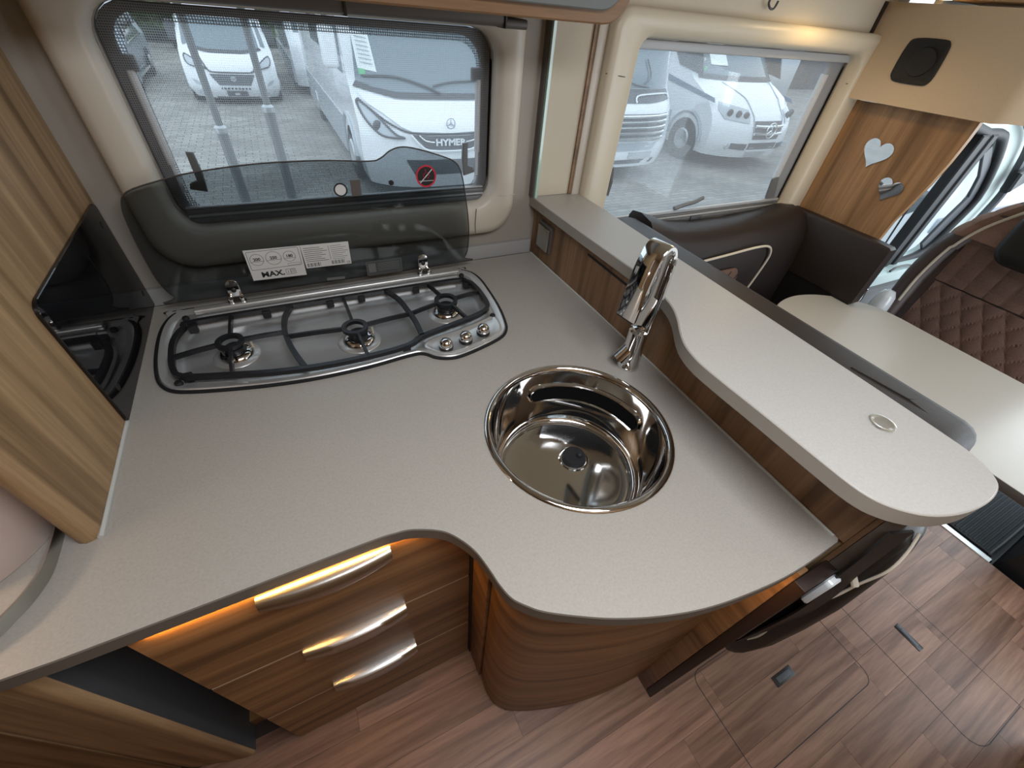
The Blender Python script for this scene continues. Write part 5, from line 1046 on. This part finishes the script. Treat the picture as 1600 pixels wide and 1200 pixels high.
F.patch('number_plate', [(0.10, 0.385), (0.62, 0.385), (0.62, 0.48), (0.10, 0.48)], 0.02, 'plate_grey', r4, cuts=1)
F.patch('lower_intake', [(-0.75, 0.36), (-0.70, 0.29), (0.70, 0.29), (0.75, 0.36)], 0.008, 'dark_trim', r4)
F.line('wiper', [(-0.2, 1.34), (-0.1, 1.45), (0.1, 1.40), (0.4, 1.36)], 0.014, 0.05, 'dark_trim', r4)
F.line('wiper', [(0.30, 1.72), (0.42, 1.50), (0.30, 1.40)], 0.010, 0.05, 'dark_trim', r4)

# ---- star-badged motorhome, right in the dinette window
r5 = thing('star_motorhome', 'white motorhome with star badge grille and triple headlamps', 'motorhome', (8.86, 6.2, GZ))
F = Front([(0.2, 0.10), (0.45, 0.0), (0.75, 0.02), (0.95, 0.12), (1.20, 0.42), (1.38, 0.85), (1.45, 0.95), (2.0, 1.45), (2.7, 1.75)], [(0.2, 1.08), (0.5, 1.14), (1.2, 1.14), (1.6, 1.12), (2.7, 1.12)], 0.42, 3)
F.body(r5, 0.24, 2.7, 6.6, 'white_paint')
F.patch('windscreen', [(-1.04, 1.47), (1.04, 1.47), (0.98, 2.0), (-0.98, 2.0)], 0.02, 'vehicle_glass', r5, cuts=4)
F.patch('scuttle', [(-1.06, 1.405), (1.06, 1.405), (1.04, 1.48), (-1.04, 1.48)], 0.02, 'dark_trim', r5, cuts=4)
F.patch('price_sheet', [(-0.82, 1.62), (-0.50, 1.62), (-0.50, 1.98), (-0.82, 1.98)], 0.04, 'paper', r5, cuts=1)
bm = B(); ball(bm, (-0.93, F.y(-0.93, 1.66)-0.03, 1.66), 0.05, 1, 0.2, 1); put('round_sticker', bm, 'piping', r5, local=True)
bm = B(); ball(bm, (-0.93, F.y(-0.93, 1.54)-0.03, 1.54), 0.045, 1, 0.2, 1); put('round_sticker', bm, 'green_sticker', r5, local=True)
F.line('bonnet_gap', [(-0.70, 1.38), (-0.48, 1.20), (-0.42, 0.95), (-0.40, 0.72)], 0.010, 0.01, 'silver_paint', r5); F.line('bonnet_gap', [(0.70, 1.38), (0.48, 1.20), (0.42, 0.95), (0.40, 0.72)], 0.010, 0.01, 'silver_paint', r5)
gl = F.patch('grille', [(-0.42, 0.88), (-0.36, 0.58), (0.36, 0.58), (0.42, 0.88)], 0.015, 'plate_dark', r5, cuts=1)
for z in (0.80, 0.68): F.line('grille_bar', [(-0.39, z), (0, z-0.01), (0.39, z)], 0.028, 0.03, 'bright_chrome', gl)
star(r5, F, 0.02, 0.74, 0.13, 'bright_chrome', 0.06)
for sg in (-1, 1):
    H = [(0.50, 1.04), (1.0, 1.12), (1.05, 1.0), (0.98, 0.88), (0.52, 0.84)]; hl = F.patch('headlight', H if sg > 0 else mir(H), 0.02, 'lamp_lens', r5, cuts=2)
    for k in range(3): bm = B(); x = sg*(0.60+k*0.15); lathe(bm, [(0, -0.05), (0.045, -0.045), (0.058, -0.03), (0.062, 0.0)], (x, F.y(x, 0.97)-0.02, 0.96+k*0.012), 16, 'y'); put('lamp', bm, 'dark_trim', hl, local=True)
    bm = B(); lathe(bm, [(0, -0.03), (0.05, -0.03), (0.06, 0)], (sg*0.85, F.y(0.85, 0.44)-0.01, 0.44), 14, 'y'); put('fog_lamp', bm, 'lamp_lens', r5, local=True)
    N = [(0.45, 0.38), (0.78, 0.40), (0.78, 0.50), (0.45, 0.50)]; F.patch('bumper_recess', N if sg > 0 else mir(N), 0.01, 'dark_trim', r5)
    wheel(r5, sg*1.06, 1.1, 0.38, sg)
    bm = B(); prism(bm, [(1.05, 1.45), (1.75, 1.55), (1.95, 1.75), (1.95, 2.15), (1.45, 2.15), (1.2, 1.75)], 'x', sg*1.12, sg*1.145); put('cab_side_window', bm, 'vehicle_glass_dark', r5, local=True)
    bm = B(); prism(bm, [(0.55, 1.10), (3.6, 1.46), (3.6, 1.60), (0.6, 1.17)], 'x', sg*1.13, sg*1.15); put('side_stripe', bm, 'blue_stripe', r5, local=True)
    bm = B(); tube(bm, [V(sg*1.13, 1.1+0.46*math.cos(a*PI/10), 0.42+0.46*math.sin(a*PI/10)) for a in range(11)], 0.045, 6); put('wheel_arch', bm, 'silver_paint', r5, local=True)
    bx('side_sill', 'silver_paint', r5, min(sg*1.12, sg*1.145), max(sg*1.12, sg*1.145), 1.6, 6.4, 0.3, 0.8, local=True)
F.patch('lower_grille', [(-0.40, 0.52), (-0.40, 0.40), (0.40, 0.40), (0.40, 0.52)], 0.01, 'dark_trim', r5, cuts=1)
F.patch('number_plate', [(-0.36, 0.26), (0.20, 0.26), (0.20, 0.36), (-0.36, 0.36)], 0.03, 'plate_grey', r5, cuts=1)

# ---- white van parked close beside the cab
r7 = thing('neighbour_van', 'white van side close outside the cab door', 'van', (8.75, 2.8, GZ))
bm = B(); box(bm, -2.8, 3.5, -0.9, 0.7, 0.25, 2.5, 0.12, 3); put('body', bm, 'white_paint', r7, local=True)
bx('side_moulding', 'silver_paint', r7, -2.7, 3.4, -0.93, -0.89, 0.75, 0.9, local=True, bev=0.01)
for xx in (-1.9, 2.4):
    bm = B(); lathe(bm, [(0.19, -0.10), (0.34, -0.10), (0.35, 0), (0.34, 0.10), (0.19, 0.10)], (xx, -0.82, 0.35), 24, 'y'); wh = put('wheel', bm, 'tyre', r7, local=True)
    bm = B(); lathe(bm, [(0.20, -0.10), (0.12, -0.06), (0.0, -0.08)], (xx, -0.82, 0.35), 18, 'y', cap=False); put('hub', bm, 'hub', wh, local=True)

# ---- grey car at the far left
r6 = thing('grey_car', 'grey car parked by the hedge left of the van', 'car', (-3.35, 13.3, GZ))
F = Front([(0.15, 0.05), (0.4, 0.0), (0.62, 0.15), (0.78, 0.7), (0.95, 1.3), (1.35, 1.9), (1.42, 2.3)], [(0.15, 0.78), (0.5, 0.85), (0.8, 0.85), (1.42, 0.62)], 0.25)
F.body(r6, 0.16, 1.42, 4.0, 'grey_paint'); F.patch('windscreen', [(-0.68, 0.92), (0.68, 0.92), (0.58, 1.33), (-0.58, 1.33)], 0.02, 'vehicle_glass_dark', r6, cuts=3)
bm = B(); loft(bm, [[V(0.83, 1.35, 0.86), V(0.83, 3.3, 0.88), V(0.69, 2.9, 1.30), V(0.69, 2.05, 1.30)], [V(0.86, 1.35, 0.86), V(0.86, 3.3, 0.88), V(0.72, 2.9, 1.30), V(0.72, 2.05, 1.30)]], True, True); put('side_window', bm, 'vehicle_glass_dark', r6, local=True)
bm = B(); tube(bm, [(0.87, 1.3, 0.84), (0.86, 3.3, 0.86)], 0.02, 6); put('chrome_line', bm, 'bright_chrome', r6, local=True)
bx('sill', 'bright_chrome', r6, 0.84, 0.875, 0.9, 3.0, 0.22, 0.27, local=True)
for sg in (-1, 1): wheel(r6, sg*0.78, 0.85, 0.30, sg); wheel(r6, sg*0.78, 3.2, 0.30, sg)

# ---- hedges, fence, house and trees at the back of the yard
def tree(name, label, x, y, h, r, trunk=0.8):
    t = thing(name, label, 'tree' if trunk else 'hedge', (x, y, GZ), group=None)
    bm = B(); rnd = random.Random(int(x*31+y*7))
    for k in range(900):
        a = rnd.random()*2*PI; u = rnd.random()**0.4; zz = rnd.random()
        rr = r*u*(0.45+0.55*math.sin(PI*min(1, zz*0.9+0.1)))
        c = V(x+rr*math.cos(a), y+rr*math.sin(a), GZ+trunk*0.8+(h-trunk*0.8)*zz); s = 0.10+0.12*rnd.random()
        d1 = V(rnd.uniform(-1, 1), rnd.uniform(-1, 1), rnd.uniform(-1, 1)).normalized()*s; d2 = V(rnd.uniform(-1, 1), rnd.uniform(-1, 1), rnd.uniform(-1, 1)).normalized()*s
        v = [bm.verts.new(q) for q in (c-d1, c-d2*0.5, c+d1, c+d2*0.5)]; bm.faces.new(v)
    put('foliage', bm, 'leaf', t, smooth=0, kind='stuff')
    bm = B(); tube(bm, [(x, y, GZ), (x+0.05, y, GZ+h*0.55)], 0.10, 8, r2=0.05); put('trunk', bm, 'dark_brown', t)
    return t
speckle('leaf', (0.12, 0.19, 0.07), 0.5, 3, 0.8, 0.2)
tree('leafy_tree', 'bushy green tree behind the grey car', -4.6, 19.5, 2.6, 1.5)
tree('leafy_tree', 'loose green tree right of the white van', 1.15, 21.5, 2.8, 1.3)
tree('leafy_tree', 'dense green tree by the red-roofed house', -2.4, 22.5, 2.6, 1.2)
bm = B(); n = 30; rnd = random.Random(3); L = []
for i in range(n+1):
    x = -9+i*0.8; L.append([V(x, 24.0+rnd.random()*0.3, GZ), V(x, 23.7+rnd.random()*0.3, GZ+0.6), V(x, 23.9+rnd.random()*0.3, GZ+1.0+rnd.random()*0.25), V(x, 24.8, GZ+1.1+rnd.random()*0.2), V(x, 25.2, GZ)])
loft(bm, L, True, True); put('boundary_hedge', bm, 'hedge', None, label='dark clipped hedge along the back of the yard', cat='hedge', smooth=0)
hs = thing('far_house', 'small far house with red tiled roof', 'house', (-3.4, 30, GZ))
bx('house_wall', 'house_wall', hs, -6.4, -0.6, 29, 34, GZ, GZ+2.0)
bm = B(); prism(bm, [(28.6, GZ+2.0), (34.4, GZ+2.0), (31.5, GZ+4.0)], 'x', -6.7, -0.3); put('roof', bm, 'roof_red', hs)
for k in range(3): f_ = bx('house_window', 'vehicle_glass_dark', hs, -5.6+k*1.7, -4.8+k*1.7, 28.95, 29.02, GZ+0.9, GZ+1.6)
bm = B(); box(bm, 10.5, 45, 17, 17.3, GZ, GZ+2.2); put('yard_fence', bm, 'dark_fence', None, label='dark fence behind the motorhomes', cat='fence')
bm = B(); box(bm, 10.9, 13.3, 9.2, 13.5, GZ+0.3, GZ+2.6, 0.15); g = put('parked_trailer', bm, 'silver_paint', None, label='grey trailer beyond the star-badged motorhome', cat='trailer')
# ---- awning legs standing right outside the kitchen window
for k, (x, lb) in enumerate(((-0.19, 'grey telescopic awning leg outside the kitchen window, nearer the grey car'), (0.0, 'grey telescopic awning leg outside the kitchen window, in front of the white van'))):
    t = thing('awning_leg', lb, 'pole', (x, 2.2, GZ), group='awning legs')
    bm = B(); tube(bm, [(x, 2.2, 0.3), (x, 2.2, 2.3)], 0.013, 10); put('upper_tube', bm, 'pole_grey', t)
    bm = B(); tube(bm, [(x, 2.2, GZ), (x, 2.2, 1.06+0.07*k)], 0.019, 10); put('lower_tube', bm, 'pole_grey', t)
    bm = B(); lathe(bm, [(0.019, -0.010), (0.023, -0.010), (0.023, 0.008), (0.014, 0.016)], (x, 2.2, 1.06+0.07*k), 14); put('clamp_collar', bm, 'hub', t)
